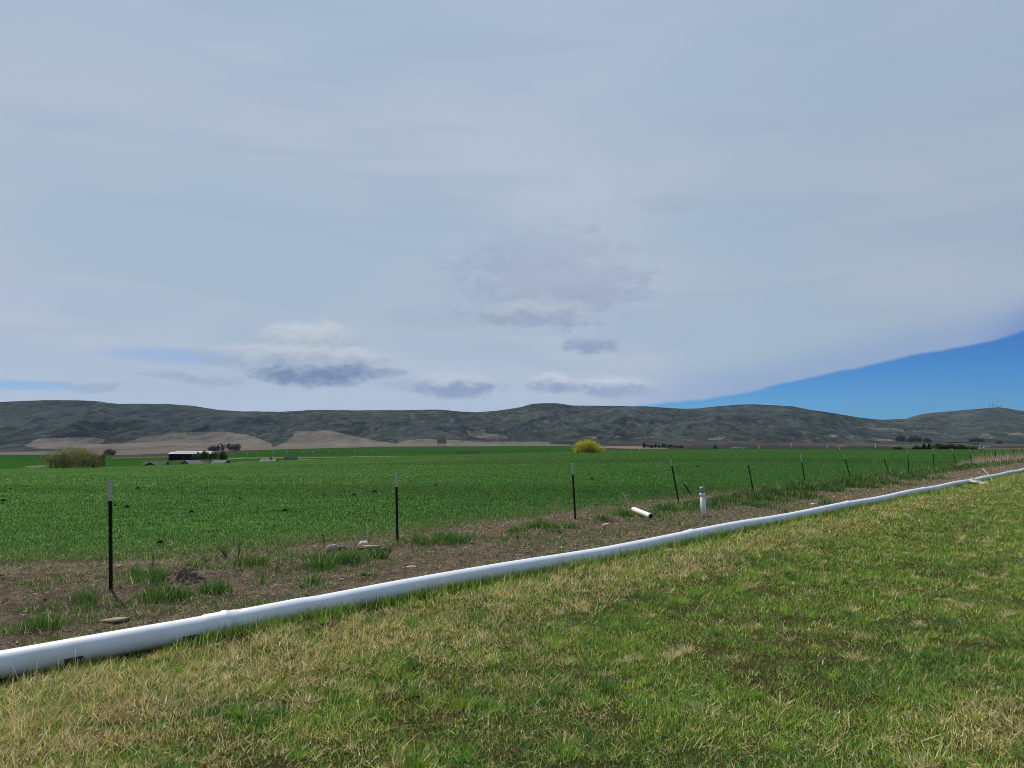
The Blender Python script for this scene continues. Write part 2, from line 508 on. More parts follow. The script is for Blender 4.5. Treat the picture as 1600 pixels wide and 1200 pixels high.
def ground_material():
    m, k = mat_new('ground')
    geo = k.n('ShaderNodeTexCoord').outputs['Object']
    def at(nm, c='Fac'):
        a = k.n('ShaderNodeAttribute'); a.attribute_name = nm
        return a.outputs[c]
    sp, sf, far = at('from_pipe'), at('from_crop'), at('far')
    cover = at('cover', 'Color')
    n_big = k.noise(geo, 0.9, 5, 0.6)
    n_mid = k.noise(geo, 6.0, 6, 0.75)
    n_fin = k.noise(geo, 45.0, 5, 0.7)
    vor = k.n('ShaderNodeTexVoronoi'); k.put(vor.inputs['Vector'], geo); vor.inputs['Scale'].default_value = 38.0
    # lawn soil and thatch
    lawn = k.mix(k.ss(n_mid, 0.35, 0.65), (0.022, 0.028, 0.009), (0.06, 0.05, 0.025))
    lawn = k.mix(k.m('MULTIPLY', k.ss(n_fin, 0.5, 0.7), 0.6), lawn, (0.17, 0.14, 0.07))
    # dirt strip: grey brown litter, paler gravelly soil beside the pipe
    dirt = k.mix(k.ss(n_mid, 0.3, 0.7), (0.048, 0.039, 0.028), (0.145, 0.115, 0.082))
    grav = k.mix(k.ss(n_fin, 0.3, 0.7), (0.14, 0.106, 0.07), (0.32, 0.25, 0.17))
    g = k.m('MULTIPLY', k.ss(k.m('ADD', sp, k.m('MULTIPLY', n_big, 1.6)), 2.5, 1.0), 0.9)
    dirt = k.mix(g, dirt, grav)
    dirt = k.mix(k.m('MULTIPLY', k.ss(n_fin, 0.56, 0.68), 0.5), dirt, (0.34, 0.28, 0.21))
    dirt = k.mix(k.m('MULTIPLY', k.ss(n_fin, 0.45, 0.3), 0.55), dirt, (0.04, 0.03, 0.023))
    gm = k.ss(k.m('ADD', n_big, k.m('MULTIPLY', n_mid, 0.25)), 0.68, 0.78)
    dirt = k.mix(k.m('MULTIPLY', gm, k.m('MULTIPLY', k.ss(sp, 0.8, 1.8), 0.5)), dirt, (0.05, 0.085, 0.025))
    # crop
    n_row = k.noise(k.mapping(geo, (0.03, 0.35, 1), (0, 0, 0), (0, 0, R(-12))), 1.0, 4, 0.6)
    crop = k.mix(k.ss(n_row, 0.3, 0.7), (0.012, 0.038, 0.007), (0.02, 0.06, 0.01))
    crop = k.mix(k.m('MULTIPLY', k.ss(n_mid, 0.5, 0.8), 0.5), crop, (0.02, 0.05, 0.014))
    crop = k.mix(k.m('MULTIPLY', k.ss(sf, 4.0, 0.5), 0.8), crop, (0.06, 0.055, 0.03))
    e1 = k.ss(k.m('ADD', sp, k.m('MULTIPLY', k.m('SUBTRACT', n_mid, 0.5), 0.3)), -0.03, 0.06)
    e2 = k.ss(k.m('ADD', sf, k.m('MULTIPLY', k.m('SUBTRACT', n_mid, 0.5), 1.6)), -0.15, 0.25)
    near = k.mix(e2, k.mix(e1, lawn, dirt), crop)
    # far land cover, mottled at the scale of bushes and furrows
    fn = k.noise(k.mapping(geo, (0.012, 0.03, 0.02)), 1.0, 6, 0.65)
    farc = k.mix(1.0, cover, k.mix(fn, (0.72, 0.72, 0.72), (1.28, 1.28, 1.25)), 'MULTIPLY')
    col = k.mix(far, near, farc)
    b = k.n('ShaderNodeBsdfDiffuse')
    k.put(b.inputs[0], col)
    bp = k.n('ShaderNodeBump'); bp.inputs['Strength'].default_value = 1.0; bp.inputs['Distance'].default_value = 0.06
    k.put(bp.inputs['Height'], k.m('ADD', k.m('MULTIPLY', n_mid, 1.0), k.m('MULTIPLY', n_fin, 0.5)))
    k.put(b.inputs['Normal'], bp.outputs[0])
    o = k.n('ShaderNodeOutputMaterial'); k.put(o.inputs[0], b.outputs[0])
    return m


def hill_material():
    m, k = mat_new('hill_brush')
    geo = k.n('ShaderNodeTexCoord').outputs['Object']
    a = k.n('ShaderNodeAttribute'); a.attribute_name = 'cover'
    t = k.n('ShaderNodeAttribute'); t.attribute_name = 'tan'
    n1 = k.noise(k.mapping(geo, (0.004, 0.0022, 0.012)), 1.0, 6, 0.6, 0.6)
    n2 = k.noise(k.mapping(geo, (0.03, 0.005, 0.05)), 1.0, 6, 0.75)
    n3 = k.noise(k.mapping(geo, (0.10, 0.012, 0.1)), 1.0, 4, 0.7)
    brush = k.mix(k.ss(n1, 0.35, 0.65), (0.0165, 0.0215, 0.0215), (0.037, 0.0445, 0.0405))
    brush = k.mix(k.m('MULTIPLY', k.ss(n2, 0.47, 0.68), 0.75), brush, (0.068, 0.074, 0.068))
    brush = k.mix(k.m('MULTIPLY', k.ss(n2, 0.48, 0.33), 0.8), brush, (0.008, 0.012, 0.0135))
    brush = k.mix(k.m('MULTIPLY', k.ss(n3, 0.5, 0.35), 0.55), brush, (0.008, 0.0115, 0.0125))
    tan = k.mix(k.ss(n2, 0.35, 0.65), (0.072, 0.062, 0.055), (0.125, 0.107, 0.093))
    tan = k.mix(k.m('MULTIPLY', k.ss(n1, 0.42, 0.62), 0.4), tan, (0.065, 0.070, 0.054))
    f = k.ss(k.m('ADD', t.outputs['Fac'], k.m('MULTIPLY', k.m('SUBTRACT', n2, 0.5), 1.7)), 0.36, 0.56)
    col = k.mix(f, brush, tan)
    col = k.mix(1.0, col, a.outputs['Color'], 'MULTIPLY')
    b = k.n('ShaderNodeBsdfDiffuse'); k.put(b.inputs[0], col)
    bp = k.n('ShaderNodeBump'); bp.inputs['Strength'].default_value = 0.7; bp.inputs['Distance'].default_value = 9.0
    k.put(bp.inputs['Height'], k.m('ADD', n2, k.m('MULTIPLY', n3, 0.4))); k.put(b.inputs['Normal'], bp.outputs[0])
    o = k.n('ShaderNodeOutputMaterial'); k.put(o.inputs[0], b.outputs[0])
    return m


def in_poly(px, py, poly):
    poly = np.array(poly, float)
    c = np.zeros(px.shape, bool)
    j = len(poly) - 1
    for i in range(len(poly)):
        xi, yi = poly[i]; xj, yj = poly[j]
        with np.errstate(divide='ignore', invalid='ignore'):
            cc = ((yi > py) != (yj > py)) & (px < (xj - xi) * (py - yi) / (yj - yi + 1e-12) + xi)
        c ^= cc
        j = i
    return c


def to_px(u, v):
    """direction -> position on the photograph, used to look up which land parcel a far point belongs to"""
    c, s = math.cos(PITCH), math.sin(PITCH)
    d = c + v * s
    return 800 + FPX * u / d, 600 - FPX * (v * c - s) / d


# ---------------------------------------------------------------- ground sheet and hills
def grid_faces(nr, nc):
    i = np.arange(nr - 1)[:, None] * nc + np.arange(nc - 1)[None, :]
    i = i.ravel()
    return np.stack([i, i + 1, i + nc + 1, i + nc], 1)


def build_ground():
    uu = np.concatenate([np.linspace(-8, -1.2, 40)[:-1], np.linspace(-1.2, -0.78, 60)[:-1], np.linspace(-0.78, 0.78, 900), np.linspace(0.78, 1.2, 60)[1:], np.linspace(1.2, 8, 40)[1:]])
    Y1 = np.geomspace(1.2, 60, 460)
    Y2 = np.geomspace(60, 2000, 300)[1:]
    YY = np.concatenate([Y1, Y2])
    U, Yg = np.meshgrid(uu, YY)
    Z = terrain(U, Yg)
    X = U * Yg
    px, py = to_px(U, (Z - EYE) / Yg)
    wob = 2.5 * fbm(px / 30, py / 6, 3, 77)
    wy = 0.6 * fbm(px / 25, py / 5, 3, 78)
    P, Q = px + wob, py + wy
    cov = np.zeros(X.shape + (3,), np.float32)
    green = np.array([0.015, 0.048, 0.009]); lite = np.array([0.022, 0.066, 0.012])
    plow = np.array([0.040, 0.033, 0.033]); tan = np.array([0.098, 0.083, 0.070]); pale = np.array([0.11, 0.12, 0.062]); sage = np.array([0.06, 0.075, 0.055])
    yc = np.interp(U, _U, _nY[1])
    cov[:] = green
    beyond = Yg > yc * 1.05
    cov[beyond] = lite * 0.85
    def put(mask, c): cov[mask & beyond] = c
    # the second green field on the left and its borders
    put((P < 930) & (Yg > 520), green * 1.05)
    n = fbm(X / 260, Yg / 500, 3, 90)
    put((P < 930) & (P > 560) & (Yg > 520) & (n > 0.08), np.array([0.018, 0.05, 0.014]))
    put((P < 300) & (Yg > 1000), green * 0.95)
    put(in_poly(P, Q, [(175, 716), (290, 713), (420, 704), (300, 700), (175, 703)]) & (Yg > 500), plow)
    put(in_poly(P, Q, [(175, 716.6), (292, 713.5), (292, 712.2), (175, 715)]) & (Yg > 500), pale * 0.6)
    put(in_poly(P, Q, [(355, 717.5), (400, 715.8), (700, 712.6), (700, 711.9), (400, 714.6), (355, 716)]), pale)
    put(in_poly(P, Q, [(462, 717.8), (495, 719.0), (495, 718.0), (462, 716.8)]), pale)
    put(in_poly(P, Q, [(260, 720.8), (335, 718.6), (335, 717.4), (260, 719.6)]), pale * 0.55)
    put(in_poly(P, Q, [(36, 730), (60, 730.6), (80, 729), (72, 727.2), (48, 727.6)]) & (Yg > 300), pale * 0.8)
    put(in_poly(P, Q, [(420, 711), (560, 706), (560, 704.5), (420, 709)]) & (n > 0.4), plow * 0.8)
    put(in_poly(P, Q, [(700, 708.5), (752, 707.6), (750, 705.4), (720, 706)]), np.array([0.025, 0.018, 0.018]))
    put(in_poly(P, Q, [(590, 711.5), (760, 709), (800, 706.5), (790, 705.6), (690, 708.4), (590, 710)]) & (n > 0.0), plow * 0.7)
    put((Yg > 1320) & (P < 2600), tan)
    put((Yg > 1320) & (n < -0.25), sage * 1.6)
    # ploughed land beyond the crest on the right
    r = (P > 930) & beyond
    put(r, plow * 0.85)
    put(r & (Q > 700.9) & (n > 0.15), green * 0.9)
    put(in_poly(P, Q, [(930, 700.5), (1045, 701), (1020, 697.5), (930, 696.5)]), np.array([0.14, 0.10, 0.08]))
    put(in_poly(P, Q, [(1305, 697.8), (1322, 697), (1330, 692.5), (1320, 693)]), tan)
    put(in_poly(P, Q, [(1330, 694), (1440, 701), (1440, 697), (1380, 691)]), np.array([0.045, 0.055, 0.032]))
    put(r & (Yg > 1500) & (n > 0.05), tan * 0.8)
    put(in_poly(P, Q, [(1440, 702), (1620, 702), (1620, 700), (1440, 700)]), tan * 0.75)
    verts = np.stack([X, Yg, Z], -1).reshape(-1, 3)
    faces = grid_faces(len(YY), len(uu))
    nb = len(verts)
    extra = np.array([(-60, -80, -0.02), (60, -80, -0.02), (60, 1.2, -0.02), (-60, 1.2, -0.02)])
    verts = np.vstack([verts, extra])
    faces = np.vstack([faces, [[nb, nb + 1, nb + 2, nb + 3]]])
    o = mesh_obj('ground', verts, faces, ground_material(), smooth_shade=True)
    sp = np.append((Yg - pipe_y(X)).ravel(), [-5] * 4)
    sf = np.append((Yg - field_y(X)).ravel(), [-9] * 4)
    far = np.append(smooth(Yg / yc, 0.98, 1.06).ravel(), [0] * 4)
    attr(o, 'from_pipe', sp); attr(o, 'from_crop', sf); attr(o, 'far', far)
    c4 = np.ones((len(verts), 4), np.float32); c4[:nb, :3] = cov.reshape(-1, 3)
    attr(o, 'cover', c4, 'FLOAT_COLOR')
    tag(o, kind='structure')


def build_hills():
    uu = np.concatenate([np.linspace(-3, -0.8, 120)[:-1], np.linspace(-0.8, 0.8, 1100), np.linspace(0.8, 3, 120)[1:]])
    tt = np.concatenate([np.linspace(0, 1, 300), np.linspace(1, 1.7, 20)[1:]])
    U, T = np.meshgrid(uu, tt)
    Yg, Z = hill_point(U, T)
    Z[0] = terrain(uu, np.full(len(uu), 2000.0)) - 0.3
    X = U * Yg
    px, py = to_px(U, (Z - EYE) / Yg)
    w1 = 7 * fbm(px / 40, py / 9, 3, 101); w2 = 1.8 * fbm(px / 30, py / 7, 3, 102)
    P, Q = px + w1, py + w2
    tan = np.zeros(X.shape)
    polys = [
        [(36, 697), (60, 685), (150, 683.5), (166, 686), (150, 694), (185, 693), (250, 679), (290, 675), (355, 675), (385, 681), (420, 692), (425, 700), (300, 712), (120, 716), (100, 703)],
        [(430, 697), (455, 684), (462, 674), (500, 672.5), (530, 676), (560, 684), (590, 689), (620, 693), (700, 697), (700, 705), (400, 712), (400, 703)],
        [(620, 689), (650, 686), (700, 687), (800, 693), (900, 696), (900, 705), (620, 705)],
        [(727, 673), (760, 671.5), (765, 677), (800, 684), (755, 685), (735, 680)],
        [(1105, 684.5), (1130, 681), (1150, 686), (1110, 688.5)],
    ]
    for p in polys:
        tan[in_poly(P, Q, p)] = 1.0
    n = fbm(X / 500, Yg / 300, 3, 110)
    streak = fbm(X / 900, Yg / 90, 3, 111)
    low = (py > 680) & (U > 0.05)
    tan[low & (streak > 0.30)] = 0.33
    low2 = (py > 676) & (U > 0.36)
    tan[low2 & (streak > 0.12)] = 0.38
    tan[(py > 690) & (U < 0.05) & (U > -0.1)] = 0.8
    # pale tracks on the right-hand slopes
    for (a, b) in [((1330, 667), (1400, 672)), ((1400, 672), (1480, 677))]:
        f = (px - a[0]) / (b[0] - a[0])
        yy = a[1] + (b[1] - a[1]) * f
        tan[(f > 0) & (f < 1) & (np.abs(py - yy) < 0.5)] = 1.0
    cov = np.ones(X.shape + (4,), np.float32)
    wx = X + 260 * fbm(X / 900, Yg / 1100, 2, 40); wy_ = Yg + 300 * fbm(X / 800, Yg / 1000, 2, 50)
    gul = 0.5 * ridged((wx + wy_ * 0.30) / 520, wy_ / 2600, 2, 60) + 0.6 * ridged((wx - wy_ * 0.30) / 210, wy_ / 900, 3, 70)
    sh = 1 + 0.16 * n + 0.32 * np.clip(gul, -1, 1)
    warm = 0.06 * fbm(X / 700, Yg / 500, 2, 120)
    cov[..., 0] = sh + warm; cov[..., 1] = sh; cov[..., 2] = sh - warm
    o = mesh_obj('hills', np.stack([X, Yg, Z], -1).reshape(-1, 3), grid_faces(len(tt), len(uu)), hill_material(), smooth_shade=True)
    attr(o, 'tan', tan.ravel())
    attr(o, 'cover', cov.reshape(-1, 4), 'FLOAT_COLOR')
    tag(o, kind='structure')


build_ground()
build_hills()


# ---------------------------------------------------------------- blades
def blades(name, P, length, width, azim, lean, bend, tint, segs=3, mat=None, parent=None, tipw=0.0):
    """P (n,3) roots; lean: start angle from vertical; bend: added by the tip; tint (n,3)"""
    n = len(P)
    K = segs
    dirx, diry = np.cos(azim), np.sin(azim)
    sx, sy = -diry, dirx
    pos = P.copy()
    rows = []
    tw = rng.uniform(-0.9, 0.9, n)
    cx, cy = sx * np.cos(tw) + dirx * np.sin(tw), sy * np.cos(tw) + diry * np.sin(tw)
    for i in range(K):
        w = width * (1 - (i / K) ** 1.6) * 0.5
        a = pos.copy(); a[:, 0] -= cx * w; a[:, 1] -= cy * w
        b = pos.copy(); b[:, 0] += cx * w; b[:, 1] += cy * w
        rows += [a, b]
        th = lean + bend * ((i + 0.5) / K)
        st = length / K
        pos = pos + np.stack([dirx * np.sin(th) * st, diry * np.sin(th) * st, np.cos(th) * st], 1)
    rows.append(pos)
    V = np.stack(rows, 1)                         # n, 2K+1, 3
    nv = 2 * K + 1
    base = (np.arange(n) * nv)[:, None]
    tris = []
    for i in range(K - 1):
        tris.append(np.concatenate([base + 2 * i, base + 2 * i + 1, base + 2 * i + 3], 1))
        tris.append(np.concatenate([base + 2 * i, base + 2 * i + 3, base + 2 * i + 2], 1))
    tris.append(np.concatenate([base + 2 * K - 2, base + 2 * K - 1, base + 2 * K], 1))
    F = np.concatenate(tris, 0)
    o = mesh_obj(name, V.reshape(-1, 3), F, mat or M_LEAF, parent)
    t4 = np.ones((n, nv, 4), np.float32)
    t4[:, :, :3] = tint[:, None, :]
    attr(o, 'tint', t4.reshape(-1, 4), 'FLOAT_COLOR')
    return o


def join_arrays(parts):
    return [np.concatenate([p[i] for p in parts], 0) for i in range(len(parts[0]))]


def scatter(umin, umax, y0, y1, rho0, yref, power, extra=None):
    """points with density rho0 per square metre up to yref, thinning beyond"""
    ys = np.geomspace(y0, y1, 400)
    dens = rho0 * np.minimum(1, (yref / ys) ** power) * ys * (umax - umin)
    cum = np.concatenate([[0], np.cumsum((dens[1:] + dens[:-1]) / 2 * np.diff(ys))])
    n = int(cum[-1])
    Y = np.interp(rng.uniform(0, cum[-1], n), cum, ys)
    u = rng.uniform(umin, umax, n)
    return u * Y, Y


def ground_z(X, Y):
    return terrain(X / Y, Y)


GREENS = np.array([(0.125, 0.235, 0.022), (0.085, 0.19, 0.022), (0.20, 0.29, 0.03), (0.055, 0.135, 0.025), (0.14, 0.24, 0.06)])
STRAWS = np.array([(0.50, 0.40, 0.18), (0.64, 0.54, 0.29), (0.38, 0.29, 0.13), (0.55, 0.43, 0.17), (0.28, 0.20, 0.10), (0.60, 0.55, 0.40), (0.22, 0.17, 0.09)])


def pick(pal, n, jit=0.2):
    c = pal[rng.integers(0, len(pal), n)]
    return np.clip(c * (1 + rng.normal(0, jit, (n, 1))) * (1 + rng.normal(0, 0.05, (n, 3))), 0.005, 0.8)


def build_lawn():
    X, Y = scatter(-0.82, 0.80, 3.0, 75, 9500, 5.0, 1.72)
    sp = Y - pipe_y(X)
    near_pipe = np.exp(-((sp + 0.12) / 0.22) ** 2)
    keep = (sp < -0.10 * 1.0) | ((sp < -0.02) & (rng.random(len(X)) < 0.3))
    X, Y, sp, near_pipe = X[keep], Y[keep], sp[keep], near_pipe[keep]
    n = len(X)
    # patches: straw lies in a band along the pipe, green in hollows and along the pipe foot
    pat = 0.34 * fbm(X * 0.9, Y * 0.9, 3, 200) + 0.52 * fbm(X * 4.5, Y * 4.5, 3, 210) + 0.60 * fbm(X * 13, Y * 13, 2, 215)
    band = np.exp(-((sp + 1.9) / 1.4) ** 2) * 0.40 * smooth(Y, 40, 14) + 0.10 * smooth(-X / Y, 0.1, 0.55)
    rightside = smooth(X / Y, 0.2, 0.65) * np.exp(-((Y - 4.6) / 1.0) ** 2) * 0.45
    mid_green = -0.42 * np.exp(-((X / Y - 0.28) / 0.35) ** 2) * smooth(-sp, 1.5, 4)
    p_straw = 0.08 + 0.63 * smooth(pat + band + rightside + mid_green - 0.20 - 0.12 * smooth(X / Y, 0.0, 0.4) - 1.0 * near_pipe + 0.10 * smooth(Y, 14, 30), -0.45, 0.75)
    is_straw = rng.random(n) < p_straw
    bare = fbm(X * 1.7, Y * 1.7, 3, 230) + 0.5 * fbm(X * 6, Y * 6, 2, 231)
    thin = rng.random(n) < smooth(bare, 0.15, 0.75) * 0.72
    keep = ~thin | (near_pipe > 0.3)
    X, Y, sp, near_pipe, is_straw, pat = [q[keep] for q in (X, Y, sp, near_pipe, is_straw, pat)]
    n = len(X)
    far = np.maximum(1, Y / 6.0)
    hgt = fbm(X * 2.1, Y * 2.1, 3, 240)
    L = np.where(is_straw, (rng.gamma(3.0, 0.017, n) + 0.016) * (1 + .35 * smooth(-sp, 4, .5) * smooth(Y, 16, 8)), rng.uniform(0.022, 0.062, n) * (1 + 0.7 * hgt)) 
    L = L * (0.85 + 0.3 * smooth(-sp, 4, 0))
    L = np.where(near_pipe > 0.35, rng.uniform(0.07, 0.17, n) * (1 - 0.25 * smooth(Y, 12, 30)), L)
    L = L * (1 + 0.10 * (far - 1))
    W = np.where(is_straw, rng.uniform(0.002, 0.0044, n), rng.uniform(0.0028, 0.006, n)) * far ** 0.78
    az = rng.uniform(0, 2 * np.pi, n) 
    wind = fbm(X * 1.5, Y * 1.5, 2, 250) * 4
    az = np.where(is_straw & (rng.random(n) < 0.3), wind + rng.normal(0, 0.7, n), az)
    lean = np.where(is_straw, rng.uniform(0.35, 1.45, n), np.abs(rng.normal(0.5, 0.45, n)))
    bend = np.where(is_straw, rng.uniform(-0.2, 1.0, n), rng.uniform(0.0, 0.9, n))
    lean = np.where(near_pipe > 0.35, np.abs(rng.normal(0.2, 0.25, n)), lean)
    gap = np.maximum(np.exp(-((X + 3.8) / 0.36) ** 2), np.exp(-((X + 3.02) / 0.2) ** 2)) * (sp > -0.42)
    L = L * (1 - 0.35 * gap)
    tint = np.where(is_straw[:, None], pick(STRAWS * np.array([1.12, 1.09, 0.92]), n, .30), pick(GREENS * np.array([1.42, 1.36, 1.0]), n, .34))
    dk = fbm(X * 1.2, Y * 1.2, 2, 260)
    cold = (smooth(dk, -0.1, 0.5) * smooth(-sp, 0.3, 2.5))[:, None]
    tint = np.where(is_straw[:, None], tint * (1 - 0.15 * cold), tint * (1 - cold * np.array([0.32, 0.18, 0.0])))
    Z = ground_z(X, Y) - 0.004 + np.where(is_straw, rng.uniform(0, 0.035, n), 0)
    # denser tufts whose blades fan outwards
    cx, cy = scatter(-0.82, 0.80, 3.0, 40, 9.0, 6.0, 1.2)
    k = (cy - pipe_y(cx)) < -0.25
    cx, cy = cx[k], cy[k]
    m = rng.integers(30, 110, len(cx))
    ii = np.repeat(np.arange(len(cx)), m)
    rad = rng.uniform(0.02, 0.085, len(cx))[ii]
    a2 = rng.uniform(0, 6.28, len(ii)); q = np.sqrt(rng.random(len(ii)))
    tX, tY = cx[ii] + np.cos(a2) * rad * q, cy[ii] + np.sin(a2) * rad * q
    dryt = (rng.random(len(cx)) < 0.33)[ii]
    hh = rng.uniform(0.05, 0.125, len(cx))[ii]
    tl = hh * rng.uniform(.6, 1.1, len(ii))
    fr = np.maximum(1, tY / 6.0)
    tw = rng.uniform(0.0026, 0.0052, len(ii)) * fr ** .78
    hue = np.array([(0.09, 0.22, 0.03), (0.055, 0.15, 0.035), (0.14, 0.29, 0.03), (0.22, 0.34, 0.03)])[rng.integers(0, 4, len(cx))][ii]
    tc_ = np.where(dryt[:, None], pick(STRAWS, len(ii)), hue * (1 + rng.normal(0, .28, (len(ii), 1))))
    tZ = ground_z(tX, tY) - 0.004
    P = np.concatenate([np.stack([X, Y, Z], 1), np.stack([tX, tY, tZ], 1)])
    L = np.concatenate([L, tl]); W = np.concatenate([W, tw])
    az = np.concatenate([az, a2 + rng.normal(0, .5, len(ii))])
    lean = np.concatenate([lean, q * np.where(dryt, 1.2, .75) + rng.normal(0, .12, len(ii))])
    bend = np.concatenate([bend, rng.uniform(.1, .9, len(ii))])
    tint = np.clip(np.concatenate([tint, tc_]), .004, .85)
    o = blades('lawn_grass', P, L, W, az, lean, bend, tint, 3)
    tag(o, 'short mown grass of mixed green and straw coloured blades in front of the white pipe', 'grass', kind='stuff')


def build_strip():
    # sparse weeds and grass tufts on the bare strip, thicker along the fence on the right
    X, Y = scatter(-0.86, 0.80, 6.0, 110, 5200, 9.0, 1.5)
    sp = Y - pipe_y(X); sf = Y - field_y(X); rel = Y - fence_y(X)
    keep = (sp > 0.14) & (sf < 0.5)
    X, Y, sp, sf, rel = [q[keep] for q in (X, Y, sp, sf, rel)]
    pat = fbm(X * 0.75, Y * 0.75, 3, 300) + 0.6 * fbm(X * 2.6, Y * 2.6, 2, 310)
    tuft = smooth(pat, 0.02, 0.4)
    fence_tuft = np.exp(-((rel + 0.9) / 0.75) ** 2) * smooth(X, 1.5, 6) * smooth(pat, -0.75, 0.0)
    # tufts that stand out in the photograph
    spots = [(100, 948, .30), (50, 985, .22), (258, 938, .26), (540, 880, .42), (500, 886, .35), (585, 873, .3), (640, 856, .22), (668, 852, .35), (700, 848, .4), (720, 845, .3),
             (820, 835, .3), (845, 828, .35), (880, 824, .35), (930, 815, .3), (975, 808, .3), (1035, 800, .35), (1055, 796, .4), (1075, 793, .4), (1110, 795, .35),
             (1130, 786, .3), (1165, 790, .7), (1200, 784, .7), (1240, 778, .8), (1290, 768, .7), (340, 925, .2), (400, 915, .12), (575, 900, .13), (480, 915, .15),
             (1290, 790, .3), (1350, 762, .8), (1385, 757, .9), (1420, 750, .9), (1450, 748, .8), (240, 912, .25), (225, 905, .25), (300, 890, .2), (390, 890, .25),
             (880, 866, .1), (1225, 800, .2), (1010, 842, .12), (1075, 826, .16)]
    w = np.zeros(len(X))
    for (a, b, r) in spots:
        sx, sy = gpt(a, b)
        w = np.maximum(w, np.exp(-((X - sx) ** 2 + ((Y - sy)) ** 2) / (r * r)) * 1.3)
    w = w * np.clip(0.62 + 1.5 * fbm(X * 3.5, Y * 5, 3, 320), 0, 1.3)
    clean = 1 - 0.9 * np.exp(-(sp / 0.9) ** 2)
    prob = np.maximum(np.maximum(tuft * 0.85 * clean * smooth(X, 16, 0) * np.clip(0.4 + 1.6 * fbm(X * 7, Y * 8, 2, 350), 0.05, 1), fence_tuft * 0.95), np.clip(w, 0, 1))
    keep = rng.random(len(X)) < prob
    big = np.maximum(w, fence_tuft)[keep]
    X, Y, rel = X[keep], Y[keep], rel[keep]
    n = len(X)
    far = np.maximum(1, Y / 8.0)
    L = rng.uniform(0.03, 0.08, n) + 0.2 * np.clip(big, 0, 1) * rng.uniform(0.3, 1, n)
    W = rng.uniform(0.003, 0.006, n) * far ** 0.85
    tint = pick(GREENS * np.array([0.46, 0.66, 0.7]), n, 0.25)
    dry = rng.random(n) < np.where(big > .4, .07, .2)
    tint[~dry] *= (1 - 0.25 * np.clip(big[~dry], 0, 1) * smooth(X[~dry], 0, 6))[:, None]
    tint[dry] = pick(STRAWS, dry.sum())
    W = W * (1 + .35 * np.clip(big, 0, 1)); L = L * (1 + .5 * smooth(X, 4, 12) * np.clip(big, 0, 1) * (0.6 + fbm(X * 2, Y * 2, 2, 333)))
    Z = ground_z(X, Y) - 0.005
    o = blades('roadside_weeds', np.stack([X, Y, Z], 1), L, W, rng.uniform(0, 6.28, n), np.abs(rng.normal(0.3, 0.3, n)), rng.uniform(0.1, 1.0, n), tint, 3)
    tag(o, 'green grass tufts and low weeds growing on the bare strip along the fence', 'weeds', kind='stuff')
    # dead stalks and litter on the dirt, taller pinkish dry grass at the far right
    X, Y = scatter(-0.86, 0.80, 6.0, 120, 2400, 9.0, 1.5)
    sp = Y - pipe_y(X); sf = Y - field_y(X); rel = Y - fence_y(X)
    tall = smooth(X, 26, 38) * np.exp(-((rel - 0.3) / 1.6) ** 2)
    edge = np.exp(-((sf + 0.5) / 0.55) ** 2)
    lit = 0.6 * smooth(fbm(X * 1.3, Y * 1.3, 3, 330), -0.3, 0.4)
    prob = np.maximum(np.maximum(tall, edge * 0.85), lit) * (sp > 0.16) * (sf < 0.9)
    keep = rng.random(len(X)) < prob
    X, Y, sf, tall, edge = X[keep], Y[keep], sf[keep], tall[keep], edge[keep]
    n = len(X)
    far = np.maximum(1, Y / 8.0)
    L = rng.uniform(0.03, 0.10, n) + tall * rng.gamma(3, .14, n) + edge * rng.uniform(0, 0.06, n) 
    W = rng.uniform(0.002, 0.0045, n) * far ** 0.85
    pal = np.array([(0.24, 0.18, 0.125), (0.36, 0.28, 0.20), (0.13, 0.095, 0.07), (0.46, 0.37, 0.25), (0.20, 0.145, 0.105), (0.08, 0.06, 0.045)])
    lean = np.where(tall > 0.3, np.abs(rng.normal(0.15, 0.2, n)), rng.uniform(0.7, 1.5, n))
    dc = pick(pal, n)
    dc = np.where((tall > .3)[:, None], pick(np.array([(0.42, 0.33, 0.24), (0.30, 0.22, 0.16), (0.50, 0.41, 0.29), (0.18, 0.13, 0.10)]), n, .3), dc)
    o = blades('dry_stalks', np.stack([X, Y, ground_z(X, Y) - 0.003], 1), L, W, rng.uniform(0, 6.28, n), lean, rng.uniform(0, 0.5, n), dc, 3)
    tag(o, 'dead brown stalks and dry litter along the edge of the crop', 'dry grass', kind='stuff')


